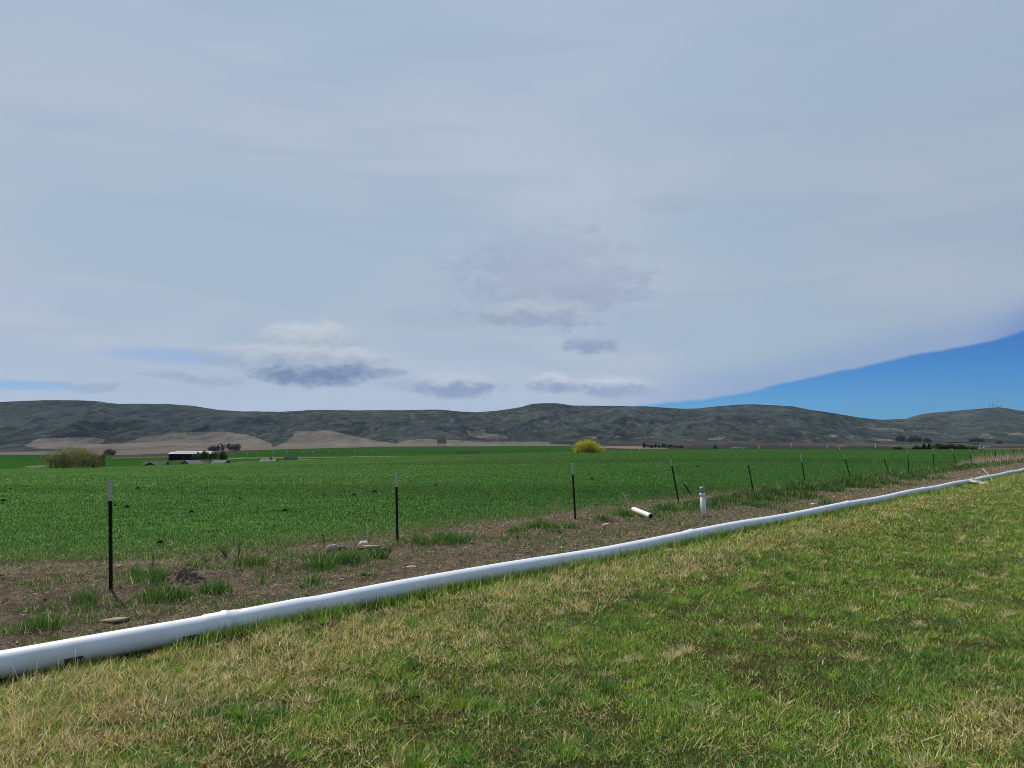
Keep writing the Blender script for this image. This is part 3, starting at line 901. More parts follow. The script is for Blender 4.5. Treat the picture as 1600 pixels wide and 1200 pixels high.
def build_crop():
    X, Y = scatter(-0.90, 0.84, 9.0, 420, 1700, 11.0, 1.66)
    sf = Y - field_y(X) + 0.45 + 0.45 * smooth(X, -3.5, -5) + 0.9 * fbm(X * 0.8, Y * 0.8, 3, 400)
    yc = np.interp(X / Y, _U, _nY[1])
    # a bare wheel track near the edge at the left
    keep = (sf > 0) & (Y < yc) & (rng.random(len(X)) < (0.3 + 0.7 * smooth(sf, 0, 0.8)))
    track = np.exp(-((sf - 0.75) / 0.16) ** 2) * smooth(X, -4.5, -5.5)
    keep &= rng.random(len(X)) > track * 0.9
    X, Y, sf = X[keep], Y[keep], sf[keep]
    n = len(X)
    far = np.maximum(1, Y / 11.0)
    L = rng.uniform(0.045, 0.085, n) * np.minimum(far, 6) ** 0.22 * (0.6 + 0.4 * smooth(sf, 0, 2))
    W = rng.uniform(0.006, 0.0115, n) * far ** 0.72
    pal = np.array([(0.055, 0.155, 0.02), (0.075, 0.185, 0.028), (0.035, 0.11, 0.018), (0.16, 0.27, 0.06), (0.026, 0.085, 0.016)])
    tint = pick(pal * np.array([1.24, 1.18, 1.38]), n, 0.22)
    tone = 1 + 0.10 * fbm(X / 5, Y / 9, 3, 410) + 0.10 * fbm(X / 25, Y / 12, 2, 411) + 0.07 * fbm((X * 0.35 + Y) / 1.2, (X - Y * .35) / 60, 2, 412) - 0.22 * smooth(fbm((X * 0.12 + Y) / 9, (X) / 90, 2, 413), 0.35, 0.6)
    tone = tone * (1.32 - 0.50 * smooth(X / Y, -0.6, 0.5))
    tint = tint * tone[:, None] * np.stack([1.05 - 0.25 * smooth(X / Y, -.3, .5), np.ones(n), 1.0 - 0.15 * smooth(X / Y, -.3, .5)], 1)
    edge = rng.random(n) < 0.18 * (1 - smooth(sf, 0.3, 2.2))
    tint[edge] = pick(STRAWS * 0.7, edge.sum())
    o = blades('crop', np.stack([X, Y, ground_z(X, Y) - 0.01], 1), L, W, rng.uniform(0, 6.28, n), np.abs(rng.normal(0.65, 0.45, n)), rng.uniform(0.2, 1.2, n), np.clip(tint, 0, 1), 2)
    tag(o, 'dense young green cereal crop covering the whole field beyond the fence', 'crop', kind='stuff')


build_lawn()
build_strip()
build_crop()


# ---------------------------------------------------------------- mesh builders
def tube(path, radii, n=20, cap=True):
    path = [Vector(p) for p in path]
    V, F = [], []
    for i, p in enumerate(path):
        d = (path[min(i + 1, len(path) - 1)] - path[max(i - 1, 0)]).normalized()
        up = Vector((0, 0, 1)) if abs(d.z) < 0.95 else Vector((0, 1, 0))
        a = d.cross(up).normalized(); b = a.cross(d).normalized()
        for j in range(n):
            t = 2 * math.pi * j / n
            V.append(p + (a * math.cos(t) + b * math.sin(t)) * radii[i])
    for i in range(len(path) - 1):
        for j in range(n):
            F.append((i * n + j, i * n + (j + 1) % n, (i + 1) * n + (j + 1) % n, (i + 1) * n + j))
    if cap:
        F.append(tuple(reversed(range(n)))); F.append(tuple(range((len(path) - 1) * n, len(path) * n)))
    return V, F


class MB:
    def __init__(self): self.V, self.F = [], []

    def add(self, V, F, M=None):
        o = len(self.V)
        for v in V:
            v = Vector(v)
            self.V.append(M @ v if M else v)
        self.F += [tuple(i + o for i in f) for f in F]
        return self

    def box(self, x0, x1, y0, y1, z0, z1, M=None):
        V = [(x0, y0, z0), (x1, y0, z0), (x1, y1, z0), (x0, y1, z0), (x0, y0, z1), (x1, y0, z1), (x1, y1, z1), (x0, y1, z1)]
        F = [(0, 3, 2, 1), (4, 5, 6, 7), (0, 1, 5, 4), (1, 2, 6, 5), (2, 3, 7, 6), (3, 0, 4, 7)]
        return self.add(V, F, M)

    def lathe(self, prof, n=24, M=None):
        V, F = [], []
        for (r, z) in prof:
            for j in range(n):
                t = 2 * math.pi * j / n
                V.append((r * math.cos(t), r * math.sin(t), z))
        for i in range(len(prof) - 1):
            for j in range(n):
                F.append((i * n + j, i * n + (j + 1) % n, (i + 1) * n + (j + 1) % n, (i + 1) * n + j))
        return self.add(V, F, M)

    def tube(self, path, radii, n=8):
        V, F = tube(path, radii, n)
        return self.add(V, F)

    def build(self, name, mat, parent=None, sm=False):
        return mesh_obj(name, self.V, self.F, mat, parent, sm)


# ---------------------------------------------------------------- the long pipe
def pvc_mat(name, col, dirt=(0.42, 0.36, 0.28), amt=0.35):
    m, k = mat_new(name)
    tc = k.n('ShaderNodeTexCoord').outputs['Object']
    n = k.noise(tc, 3.0, 6, 0.7)
    n2 = k.noise(k.mapping(tc, (6, 6, 40)), 3.0, 4, 0.6)
    sp = k.n('ShaderNodeSeparateXYZ'); k.put(sp.inputs[0], tc)
    scr = k.ss(k.noise(k.mapping(tc, (9, 9, 9)), 3.0, 8, 0.8, 1.5), 0.62, 0.70)
    f = k.m('MULTIPLY', k.m('MAXIMUM', k.ss(k.m('ADD', n, k.m('MULTIPLY', n2, 0.35)), 0.60, 0.95), k.m('MULTIPLY', scr, 0.7)), amt)
    splash = k.m('MULTIPLY', k.ss(k.m('ADD', sp.outputs[2], k.m('MULTIPLY', n2, 0.05)), 0.085, 0.0), amt * 1.6, clamp=True)
    c = k.mix(splash, k.mix(f, col, dirt), dirt)
    b = k.n('ShaderNodeBsdfPrincipled')
    k.put(b.inputs['Base Color'], c)
    k.put(b.inputs['Roughness'], k.m('MULTIPLY_ADD', n, 0.25, 0.28))
    b.inputs['Specular IOR Level'].default_value = 0.45
    o = k.n('ShaderNodeOutputMaterial'); k.put(o.inputs[0], b.outputs[0])
    return m


M_PVC = pvc_mat('white_plastic', (0.56, 0.60, 0.67), amt=0.42)
M_PVC2 = pvc_mat('weathered_plastic', (0.55, 0.53, 0.54), amt=0.4)
M_BLACK = simple_mat('black_rubber', (0.012, 0.012, 0.013), 0.5, 0.2, 30)
M_GREY = simple_mat('grey_plastic', (0.23, 0.25, 0.25), 0.5, 0.25, 30)
M_CREAM = pvc_mat('cream_plastic', (0.62, 0.60, 0.50), amt=0.3)
M_DARKIN = simple_mat('brown_inside', (0.10, 0.06, 0.045), 0.9)


def build_pipe():
    # resample the centre line by length
    seg = np.hypot(*np.diff(PIPE, axis=0).T)
    s = np.concatenate([[0], np.cumsum(seg)])
    def at(q):
        return np.array([np.interp(q, s, PIPE[:, 0]), np.interp(q, s, PIPE[:, 1])])
    u0, _ = ray_uv(358, 966)
    # arc length where the first visible joint sits
    ss = np.linspace(0, s[-1], 4000)
    pts = np.array([at(q) for q in ss])
    jx = []
    for px in [358, 1080, 1325, 1445, 1537]:
        u, _ = ray_uv(px, 800)
        jx.append(ss[np.argmin(np.abs(pts[:, 0] / np.maximum(pts[:, 1], .1) - u))])
    joints = [jx[0] - 9.14] + jx + [jx[-1] + 9.1 * i for i in range(1, 8) if jx[-1] + 9.1 * i < s[-1]]
    root = empty('irrigation_pipeline', (*at(jx[0]), 0.0), 'long white plastic irrigation pipe lying between the mown grass and the dirt strip', 'pipe')
    off = Vector(root.location)
    def z_at(q):
        p = at(q)
        return PIPE_R - 0.012 + 0.012 * math.sin(q * 0.9) + (0.012 if p[0] < -2 else 0)
    for i in range(len(joints) - 1):
        a, b = max(joints[i], 0.1), joints[i + 1]
        qs = np.arange(a, b - 0.12, 0.25)
        qs = np.append(qs, b - 0.02)
        path = [Vector((*at(q), z_at(q))) - off for q in qs]
        V, F = tube(path, [PIPE_R] * len(path), 32, True)
        sec = mesh_obj('pipe_section', V, F, M_PVC, root, True)
        # belled socket at the far end of the section, with a lip
        q2 = [b - 0.20, b - 0.17, b - 0.02, b + 0.0, b + 0.02, b + 0.025, b + 0.10, b + 0.13]
        rr = [1.005, 1.08, 1.08, 1.17, 1.17, 1.06, 1.06, 1.004]
        path = [Vector((*at(q), z_at(q))) - off for q in q2]
        V, F = tube(path, [PIPE_R * r for r in rr], 32, False)
        mesh_obj('bell_joint', V, F, M_PVC, sec, True)
    # sliding outlet gates low on the side that faces the camera
    for px, cy in [(112, 1024), (290, 988)]:
        u, _ = ray_uv(px, cy)
        q = ss[np.argmin(np.abs(pts[:, 0] / pts[:, 1] - u))]
        p = Vector((*at(q), z_at(q))); d = at(q + 0.1) - at(q - 0.1); d = Vector((d[0], d[1], 0)).normalized()
        side = Vector((d.y, -d.x, 0))
        g = MB()
        g2 = MB()
        M = Matrix.Identity(4)
        ang = R(-33)
        out = side * math.cos(ang) + Vector((0, 0, math.sin(ang)))
        upv = out.cross(d).normalized()
        if upv.z < 0: upv = -upv
        M = Matrix((( d.x, upv.x, out.x, 0), (d.y, upv.y, out.y, 0), (d.z, upv.z, out.z, 0), (0, 0, 0, 1)))
        M.translation = p - off + out * (PIPE_R - 0.006)
        g.box(-0.055, 0.055, -0.026, 0.026, 0, 0.013, M)
        g.box(-0.065, 0.065, -0.034, -0.026, 0, 0.018, M)
        g.box(-0.065, 0.065, 0.026, 0.034, 0, 0.018, M)
        go = g.build('outlet_gate', M_BLACK, root)
        g2.box(0.03, 0.045, -0.02, 0.02, 0.0135, 0.028, M)
        g2.build('slide_tab', M_GREY, go)


build_pipe()


# ---------------------------------------------------------------- fence posts
M_POST = simple_mat('dark_green_steel', (0.006, 0.010, 0.009), 0.7, 0.4, 25, 0.1, 0.0, 0.15)
M_TIP = simple_mat('white_paint', (0.31, 0.345, 0.35), 0.6, 0.25, 40, 0.1)


def tpost(top, base, label, white, D=None, thick=1.0):
    bx, by = gpt(*base)
    if D is None:
        u = bx / by
        Dl = 15.1 / (1 - 1.233 * u)
        D = 0.5 * by + 0.5 * Dl if by > 14 else by
    u, v = ray_uv(*base)
    X, Y = float(u) * D, D
    gz = tz(X, Y)
    # where the pixel of the top meets the plane through the post that faces the camera
    ut, vt = ray_uv(*top)
    T = Vector((float(ut) * Y, Y, EYE + float(vt) * Y))
    B = Vector((X, Y, gz))
    axis = (T - B); Lh = axis.length; axis.normalize()
    rz = math.atan2(-X, Y) + random.uniform(-0.35, 0.35) 
    q = Vector((0, 0, 1)).rotation_difference(axis)
    root = empty('fence_post', B, label, 'fence post', 'steel T-posts along the field')
    root.rotation_mode = 'QUATERNION'
    root.rotation_quaternion = q @ Quaternion((0, 0, 1), rz)
    def shaft(z0, z1, name, mat, studs=True):
        m = MB()
        w = 0.020 * thick
        m.box(-w, w, -0.004, 0.002, z0, z1)
        m.box(-0.0035, 0.0035, 0.002, 0.034, z0, z1)
        m.box(-0.007, 0.007, 0.034, 0.040, z0, z1)
        if studs:
            z = z0 + 0.03
            while z < z1 - 0.02:
                m.box(-0.009, 0.009, -0.011, -0.004, z, z + 0.014)
                z += 0.054
        return m.build(name, mat, root)
    split = Lh * (1 - white)
    shaft(-0.25, split, 'post_shaft', M_POST)
    if white > 0.01:
        shaft(split, Lh, 'painted_tip', M_TIP)
    return root


POSTS = [
    ((172, 750), (173, 928), 'nearest dark steel fence post with pale tip, standing by the dirt mound at the left', .19),
    ((619, 737), (621, 850), 'upright dark fence post with long white tip beside the pale stones', .21),
    ((894, 724), (899, 812), 'white-tipped fence post between the stones and the cut pipe, below the yellow willow', .20),
    ((1048, 718), (1061, 786), 'white-tipped fence post leaning left just left of the capped standpipe', .14),
    ((1169, 727), (1178, 771), 'short dark fence post with no white paint, first to the right of the capped standpipe', .0),
    ((1251, 710), (1259, 759), 'white-tipped fence post leaning left, second right of the capped standpipe', .23),
    ((1318, 709), (1330, 757), 'white-tipped fence post leaning furthest left among those above the pipe bend', .2),
    ((1381, 717), (1391, 746), 'short tilted unpainted fence post half sunk in the grassy bank', .0),
    ((1418, 703), (1420, 734), 'straight white-tipped fence post right of the short tilted one', .23),
    ((1458, 702), (1460, 738), 'straight white-tipped fence post below the pair of dark conifers', .22),
    ((1488, 701), (1494, 727), 'white-tipped fence post leaning left where the brown stalks begin', .24),
    ((1514, 700), (1519, 731), 'dark-footed white-tipped post left of the dry brown grass', .22),
    ((1537, 699), (1542, 727), 'white-tipped post with a tangle of weed caught under its tip', .2),
    ((1554, 698), (1557, 723), 'fifth fence post from the right edge, standing in dry grass', .22),
    ((1568, 698), (1571, 717), 'thin pale-tipped fence post almost lost in dry brown grass', .25),
    ((1583, 697.5), (1586, 719), 'straight fence post second from the right edge', .22),
    ((1596, 696.5), (1600, 716), 'leaning fence post at the right edge', .12),
]
for t, b, lab, wh in POSTS:
    tpost(t, b, lab, wh)


def broken_stake():
    X, Y = gpt(1086, 782)
    B = Vector((X, Y, tz(X, Y)))
    u, v = ray_uv(1069, 756)
    T = Vector((float(u) * (Y - 0.1), Y - 0.1, EYE + float(v) * (Y - 0.1)))
    root = empty('leaning_stake', B, 'thin dark broken stake leaning far left behind the capped standpipe', 'stake')
    m = MB()
    d = T - B
    m.tube([-d * 0.2, d * 0.45, d * 0.5, d], [0.008, 0.008, 0.02, 0.017], 6)
    m.build('rod', M_POST, root)
    m = MB()
    m.tube([d * 0.46, d * 0.56], [0.026, 0.026], 8)
    m.build('clamp', M_BLACK, root)


broken_stake()


# ---------------------------------------------------------------- standpipe and cut pipe
def standpipe():
    X, Y = gpt(1100, 806)
    gz = tz(X, Y)
    root = empty('standpipe', (X, Y, gz), 'upright white plastic standpipe with a grey screw cap beside the long pipe', 'pipe')
    root.rotation_euler = (R(1.5), R(-3.5), 0)
    s = Y / 1200
    H = 45 * s
    r = 4.1 * s
    MB().lathe([(0, -0.2), (r, -0.2), (r, H * .70), (r * 0.9, H * .70)], 28).build('riser', M_PVC2, root, True)
    MB().lathe([(r * 1.02, H * .64), (r * 1.16, H * .645), (r * 1.18, H * .74), (r * 1.1, H * .755), (r * .8, H * .757)], 28).build('collar', M_PVC2, root, True)
    capp = [(r * .80, H * .75), (r * .82, H * .84), (r * .98, H * .845), (r * 1.0, H * .87), (r * .86, H * .875), (r * .88, H * .90), (r * 1.0, H * .905),
            (r * .98, H * .95), (r * .7, H * .975), (r * .3, H * .98), (0, H * .98)]
    c = MB().lathe(capp, 28).build('cap', M_GREY, root, True)
    m = MB(); m.box(-r * .3, r * .3, -r * .3, r * .3, H * .978, H * 1.01)
    m.build('square_nut', M_GREY, c)


standpipe()


def cut_pipe():
    a = Vector((*gpt(990, 806), 0)); b = Vector((*gpt(1017, 812), 0))
    r = 0.062
    a.z = tz(a.x, a.y) + r + 0.05; b.z = tz(b.x, b.y) + r
    root = empty('cut_pipe', (b.x, b.y, 0), 'short cut length of cream plastic pipe lying in the weeds left of the standpipe', 'pipe')
    o = Vector((b.x, b.y, 0))
    d = (b - a).normalized()
    V1, F1 = tube([a - o, b - o], [r, r], 28, False)
    V2, F2 = tube([a - o, b - o], [r * .9, r * .9], 28, False)
    m = MB(); m.add(V1, F1)
    n = 28
    m.V += V2
    k0 = len(V1)
    for e in (0, n):
        for j in range(n):
            m.F.append((e + j, e + (j + 1) % n, k0 + e + (j + 1) % n, k0 + e + j))
    m.build('pipe_wall', M_CREAM, root, False)
    m = MB(); m.add(V2, [tuple(reversed(f)) for f in F2]); 
    V3, F3 = tube([a - o + d * .02, b - o - d * .03], [r * .89, r * .89], 28, False)
    MB().add(V3, F3).build('pipe_lining', M_DARKIN, root, True)


cut_pipe()


# ---------------------------------------------------------------- stones, mounds, weeds near the strip
def rock(name, px, py, sx, sy, sz, col, label, cat='stone', seed=1, rot=0.0, rough=0.12, group=None, sink=0.25, X=None, Y=None):
    if X is None: X, Y = gpt(px, py)
    n, mm = 22, 14
    V, F = [], []
    rs = np.random.default_rng(seed)
    ph = rs.uniform(0, 50)
    for i in range(mm + 1):
        th = math.pi * i / mm
        for j in range(n):
            f = 2 * math.pi * j / n
            x, y, z = math.sin(th) * math.cos(f), math.sin(th) * math.sin(f), math.cos(th)
            d = 1 + rough * 2 * float(fbm(np.array(x * 1.4 + ph), np.array(y * 1.4 + z * 2.1), 3, seed)) 
            e = 0.8
            q = (abs(x) ** 2.6 + abs(y) ** 2.6 + abs(z) ** 2.6) ** (-1 / 2.6)
            d *= q ** 0.5
            V.append((x * sx * d, y * sy * d, z * sz * d))
    for i in range(mm):
        for j in range(n):
            F.append((i * n + j, (i + 1) * n + j, (i + 1) * n + (j + 1) % n, i * n + (j + 1) % n))
    o = mesh_obj(name, V, F, simple_mat('stone_surface', col, 0.9, 0.35, 14, 0.6), None, True)
    o.location = (X, Y, tz(X, Y) + sz * (1 - 2 * sink) * 0.9)
    o.rotation_euler = (0, 0, rot)
    return tag(o, label, cat, group)


rock('stone', 519, 866, .085, .07, .07, (0.26, 0.215, 0.185), 'rounded pinkish stone, leftmost of those left of the second fence post', seed=3)
rock('stone', 534, 864, .075, .06, .065, (0.10, 0.08, 0.065), 'dark brown stone touching the rounded pinkish stone', seed=8)
rock('stone', 568, 860, .08, .065, .065, (0.40, 0.38, 0.345), 'pale whitish round stone left of the second fence post', seed=5)
rock('stone', 577, 864, .17, .06, .035, (0.33, 0.23, 0.14), 'flat orange tan stone in front of the pale round stone', seed=6, rot=.25)
rock('stone', 604, 865, .07, .06, .06, (0.07, 0.055, 0.05), 'dark clod-like stone just left of the foot of the second fence post', seed=9)
rock('stone', 180, 973, .12, .06, .02, (0.20, 0.155, 0.11), 'flat tan slab of stone behind the pipe at the left', seed=12, rot=.5)
rock('stone', 947, 820, .09, .07, .035, (0.33, 0.28, 0.23), 'low grey stone on the dirt below the third fence post', seed=14)
rock('stone', 643, 886, .08, .05, .02, (0.40, 0.33, 0.24), 'small flat pale stone on the gravel right behind the pipe', seed=15)
rock('stone', 1272, 790, .1, .06, .05, (0.42, 0.38, 0.33), 'pale stone in front of the grassy bank above the pipe', seed=16)


def mound(px, py, r, h, label, seed):
    X, Y = gpt(px, py)
    n = 90
    g = np.linspace(-1.7, 1.7, n)
    A, B = np.meshgrid(g, g)
    rad = np.hypot(A, B * 1.1)
    base = h * np.exp(-(rad / 0.62) ** 2.0) - 0.03 * smooth(rad, 1.1, 1.7)
    clod = ridged(A * 3.5, B * 3.5, 3, seed) * 0.055 * smooth(rad, 1.55, 0.7) + 0.02 * fbm(A * 14, B * 14, 2, seed + 3) * smooth(rad, 1.6, 0.9)
    Z = np.maximum(base + clod * h * 4.5, -0.05)
    V = np.stack([A * r, B * r, Z], -1).reshape(-1, 3)
    keep = grid_faces(n, n)
    o = mesh_obj('dirt_mound', V, keep, simple_mat('mound_soil', (0.10, 0.072, 0.052), 0.97, 0.45, 30, 0.9), None, False)
    o.location = (X, Y, tz(X, Y) - 0.015)
    return tag(o, label, 'dirt mound')


mound(289, 912, 0.26, 0.185, 'crumbly brown mound of dug soil right of the nearest fence post', 7)


def dead_weed(px, py, h, label, seed, col=(0.07, 0.05, 0.035), spread=0.35, stems=7, lean=0.0, thick=1.0):
    rs = random.Random(seed)
    X, Y = gpt(px, py)
    root = empty('dead_weed', (X, Y, tz(X, Y)), label, 'weed')
    mat = simple_mat('dead_stalk', col, 0.9, 0.3, 20)
    for i in range(stems):
        m = MB()
        a = rs.uniform(0, 6.28); l = h * rs.uniform(0.5, 1.0); s = spread * rs.uniform(0.2, 1)
        p = Vector((0, 0, -0.02)); pts = [p.copy()]
        d = Vector((math.cos(a) * s + lean, math.sin(a) * s, 1)).normalized()
        for kx in range(5):
            p = p + d * l / 5; d = (d + Vector((rs.uniform(-.14, .14), rs.uniform(-.14, .14), rs.uniform(-.08, .02)))).normalized()
            pts.append(p.copy())
            for _ in range(2):
                e = Vector((rs.uniform(-1, 1), rs.uniform(-1, 1), rs.uniform(0, .9))).normalized() * l * rs.uniform(.08, .22)
                m.tube([p, p + e * .6, p + e], [.0022 * thick, .0018 * thick, .001], 3)
                m.tube([p + e * .9, p + e * 1.08], [.0035 * thick, .003 * thick], 4)
        m.tube(pts, [(.0042 - .0005 * i2) * thick for i2 in range(len(pts))], 4)
        m.build('stalk', mat, root)


dead_weed(372, 874, 0.42, 'tall branching dead weed at the crop edge right of the dirt mound', 1, spread=.25, stems=3)
dead_weed(354, 872, 0.26, 'low tangled dead weed next to the tall branching one', 2, spread=1.0, stems=9)
dead_weed(237, 888, 0.26, 'dark dead weed between the nearest fence post and the dirt mound', 3, spread=.3, stems=4)
dead_weed(506, 852, 0.34, 'thin dark dead weed left of the rounded pinkish stone', 4, spread=.25, stems=4)
dead_weed(322, 880, 0.2, 'small dry twiggy weed behind the right side of the dirt mound', 5, spread=.8, stems=5)
dead_weed(573, 843, 0.34, 'pale straw-coloured dead stalks above the white stone', 6, (0.42, 0.36, 0.25), .3, 4)
dead_weed(865, 806, 0.5, 'pale spindly dry weed left of the third fence post', 7, (0.38, 0.33, 0.22), .45, 4)
dead_weed(985, 792, 0.42, 'bent pale dry stalks right of the third fence post', 8, (0.42, 0.36, 0.24), .8, 6, -.5)
dead_weed(1370, 762, 0.55, 'upright pale dry stalk on the grassy bank left of the short tilted post', 9, (0.40, 0.35, 0.24), .3, 3)
dead_weed(1540, 720, 0.9, 'dark tangle of weed on the post amid the dry grass', 10, (0.05, 0.04, 0.035), .25, 5, thick=2.0)


def broadleaf(px, py, r, label, seed, n=14):
    X, Y = gpt(px, py)
    root = empty('broadleaf_weed', (X, Y, tz(X, Y)), label, 'weed')
    rs = np.random.default_rng(seed)
    for i in range(n):
        a = rs.uniform(0, 6.28); L = r * rs.uniform(.6, 1.1); el = rs.uniform(.2, 1.1)
        V, F = [], []
        K = 6
        for kx in range(K + 1):
            t = kx / K
            w = L * 0.24 * math.sin(math.pi * min(1, t * .93 + .05)) ** .7
            ang = el - t * .7
            x = L * t * math.cos(ang); z = L * t * math.sin(ang) + .01
            for s_ in (-1, 0, 1):
                V.append((x * math.cos(a) - s_ * w * math.sin(a), x * math.sin(a) + s_ * w * math.cos(a), z + (abs(s_) * w * .35)))
        for kx in range(K):
            for c in range(2):
                q = kx * 3 + c
                F.append((q, q + 1, q + 4, q + 3))
        o = mesh_obj('leaf', V, F, M_FOL, root, True)
        c = np.array([(0.07, 0.13, 0.05), (0.10, 0.16, 0.08), (0.05, 0.10, 0.04)][i % 3])
        attr(o, 'tint', np.tile(np.append(c, 1), (len(V), 1)), 'FLOAT_COLOR')


broadleaf(858, 871, .17, 'broad-leaved green weed growing right behind the pipe', 1)
broadleaf(572, 900, .11, 'small broad-leaved weed on the bare dirt behind the pipe', 2, 10)
broadleaf(868, 833, .16, 'grey-green leafy thistle in front of the third fence post', 3, 12)
broadleaf(475, 919, .12, 'low dark leafy weed behind the pipe at its left third', 4, 10)


def gravel():
    X, Y = scatter(-0.8, 0.75, 6.5, 60, 2600, 9.0, 1.5)
    sp = Y - pipe_y(X); sf = Y - field_y(X)
    pr = np.where((sp > .15) & (sf < 0), 0.25 + 0.75 * np.exp(-(sp / 1.3) ** 2), 0)
    k = rng.random(len(X)) < pr
    X, Y = X[k], Y[k]; n = len(X)
    s = np.exp(rng.normal(-4.95, .45, n)) * np.maximum(1, Y / 9) ** .6
    oct_ = np.array([(1, 0, 0), (0, 1, 0), (-1, 0, 0), (0, -1, 0), (0, 0, .7), (0, 0, -.6)])
    a = rng.uniform(0, 6.28, n); ca, sa = np.cos(a), np.sin(a)
    sh = rng.uniform(.6, 1.5, (n, 6, 1)) * oct_[None] * s[:, None, None] * np.stack([np.ones(n), rng.uniform(.5, 1, n), rng.uniform(.35, .8, n)], 1)[:, None, :]
    V = np.stack([sh[..., 0] * ca[:, None] - sh[..., 1] * sa[:, None], sh[..., 0] * sa[:, None] + sh[..., 1] * ca[:, None], sh[..., 2]], -1)
    V += np.stack([X, Y, ground_z(X, Y) + s * .1], 1)[:, None, :]
    f0 = np.array([(0, 1, 4), (1, 2, 4), (2, 3, 4), (3, 0, 4), (1, 0, 5), (2, 1, 5), (3, 2, 5), (0, 3, 5)])
    F = (f0[None] + (np.arange(n) * 6)[:, None, None]).reshape(-1, 3)
    m, kk = mat_new('pebble')
    at = kk.n('ShaderNodeAttribute'); at.attribute_name = 'tint'
    b = kk.n('ShaderNodeBsdfDiffuse'); kk.put(b.inputs[0], at.outputs['Color'])
    o_ = kk.n('ShaderNodeOutputMaterial'); kk.put(o_.inputs[0], b.outputs[0])
    o = mesh_obj('gravel', V.reshape(-1, 3), F, m)
    pal = np.array([(0.30, 0.22, 0.15), (0.22, 0.16, 0.12), (0.42, 0.35, 0.26), (0.14, 0.10, 0.075), (0.26, 0.195, 0.13), (0.07, 0.052, 0.04), (0.10, 0.075, 0.055), (0.45, 0.40, 0.31)]) * 1.0
    t = np.ones((n, 6, 4)); t[:, :, :3] = pick(pal, n, .15)[:, None]
    attr(o, 'tint', t.reshape(-1, 4), 'FLOAT_COLOR')
    tag(o, 'small brown and tan pebbles and soil crumbs on the strip behind the pipe', 'gravel', kind='stuff')


gravel()


def field_clumps():
    mat = simple_mat('dark_clump', (0.007, 0.012, 0.006), 0.95, 0.4, 12, .8, spec=0.0)
    spots = [(15, 766), (5, 785), (180, 733 + 60), (323, 765), (326, 785), (198, 795), (506, 776), (445, 801), (553, 776), (681, 760), (585, 770), (925, 750), (940, 749),
             (1218, 726), (980, 723), (1090, 730), (215, 765), (375, 782), (299, 803), (250, 852), (120, 752), (763, 775)]
    proto = None
    for i, (a, b) in enumerate(spots):
        u, v = ray_uv(a, b)
        Yg = np.linspace(12, 150, 3000)
        zz = terrain(np.full(3000, float(u)), Yg)
        vv = (zz - EYE) / Yg
        j = int(np.argmin(np.abs(vv - float(v))))
        Y = Yg[j]; X = float(u) * Y
        if proto is None:
            rs = np.random.default_rng(4)
            n = 14
            g = np.linspace(-1, 1, n)
            A, B = np.meshgrid(g, g)
            rad = np.hypot(A, B)
            Z = 0.5 * np.exp(-(rad / .6) ** 2) + .22 * fbm(A * 3, B * 3, 2, 6) * smooth(rad, 1, .5) - .12 * smooth(rad, .7, 1.1)
            proto = mesh_obj('soil_clump', np.stack([A * .13, B * .13, Z * .26], -1).reshape(-1, 3), grid_faces(n, n), mat)
            o = proto
        else:
            o = proto.copy(); C.objects.link(o)
        s = (0.45 + Y / 110) * random.uniform(.6, 1.1)
        o.location = (X, Y, float(zz[j]) + .05)
        o.scale = (s * 1.15, s, s * .5)
        o.rotation_euler = (0, 0, random.uniform(0, 6))
        tag(o, 'small dark clump of soil showing among the green crop', 'clump', 'dark clumps dotted over the crop')


field_clumps()


# ---------------------------------------------------------------- plastic scrap by the pipe
def scrap():
    X, Y = gpt(1524, 756)
    n = 14
    g = np.linspace(-.5, .5, n)
    A, B = np.meshgrid(g, g)
    Z = .10 + .09 * fbm(A * 3, B * 4, 3, 15) + .05 * A
    V = np.stack([A * 1.3, B * .6, Z], -1).reshape(-1, 3)
    V2 = V.copy(); V2[:, 2] -= .006
    f = grid_faces(n, n)
    o = mesh_obj('plastic_scrap', np.vstack([V, V2]), np.vstack([f, f[:, ::-1] + n * n]), simple_mat('dusty_plastic', (0.33, 0.32, 0.30), .6, .2, 6), None, True)
    o.location = (X, Y, tz(X, Y)); o.rotation_euler = (R(18), 0, R(48))
    tag(o, 'crumpled pale scrap of plastic against the far part of the long pipe', 'plastic scrap')
    m = MB()
    a = Vector((*gpt(1535, 742), .25)); b = Vector((*gpt(1551, 752), .02))
    off = Vector((b.x, b.y, tz(b.x, b.y)))
    m.tube([a - off + Vector((0, 0, .1)), (a + b) / 2 - off + Vector((0, 0, .12)), Vector((0, 0, 0))], [.012, .014, .012], 6)
    o = m.build('dry_stick', simple_mat('straw_stick', (0.5, 0.43, 0.3), .9))
    o.location = off
    tag(o, 'pale dry stick leaning over the far part of the long pipe', 'stick')


scrap()


# ---------------------------------------------------------------- trees
_tY = np.concatenate([np.geomspace(12, 2000, 4000)])
_tT = np.linspace(0, 0.9, 1500)


def hit(px, py, ymin=430):
    """first place beyond ymin where the ground is seen at this height; returns X, Y, z"""
    u, v = ray_uv(px, py)
    u, v = float(u), float(v)
    z1 = terrain(np.full(len(_tY), u), _tY)
    y2, z2 = hill_point(np.full(len(_tT), u), _tT)
    Y = np.concatenate([_tY, y2]); z = np.concatenate([z1, z2])
    k = Y > ymin
    Y, z = Y[k], z[k]
    w = (z - EYE) / Y
    up = np.nonzero(w >= v)[0]
    j = int(up[0]) if len(up) else int(np.argmax(w))
    return u * Y[j], float(Y[j]), float(z[j])


def place(px, Y, py=None):
    u = float(ray_uv(px, 700)[0])
    X = u * Y
    z = tz(X, Y)
    if py is not None:
        z = EYE + float(ray_uv(px, py)[1]) * Y
    return X, Y, z


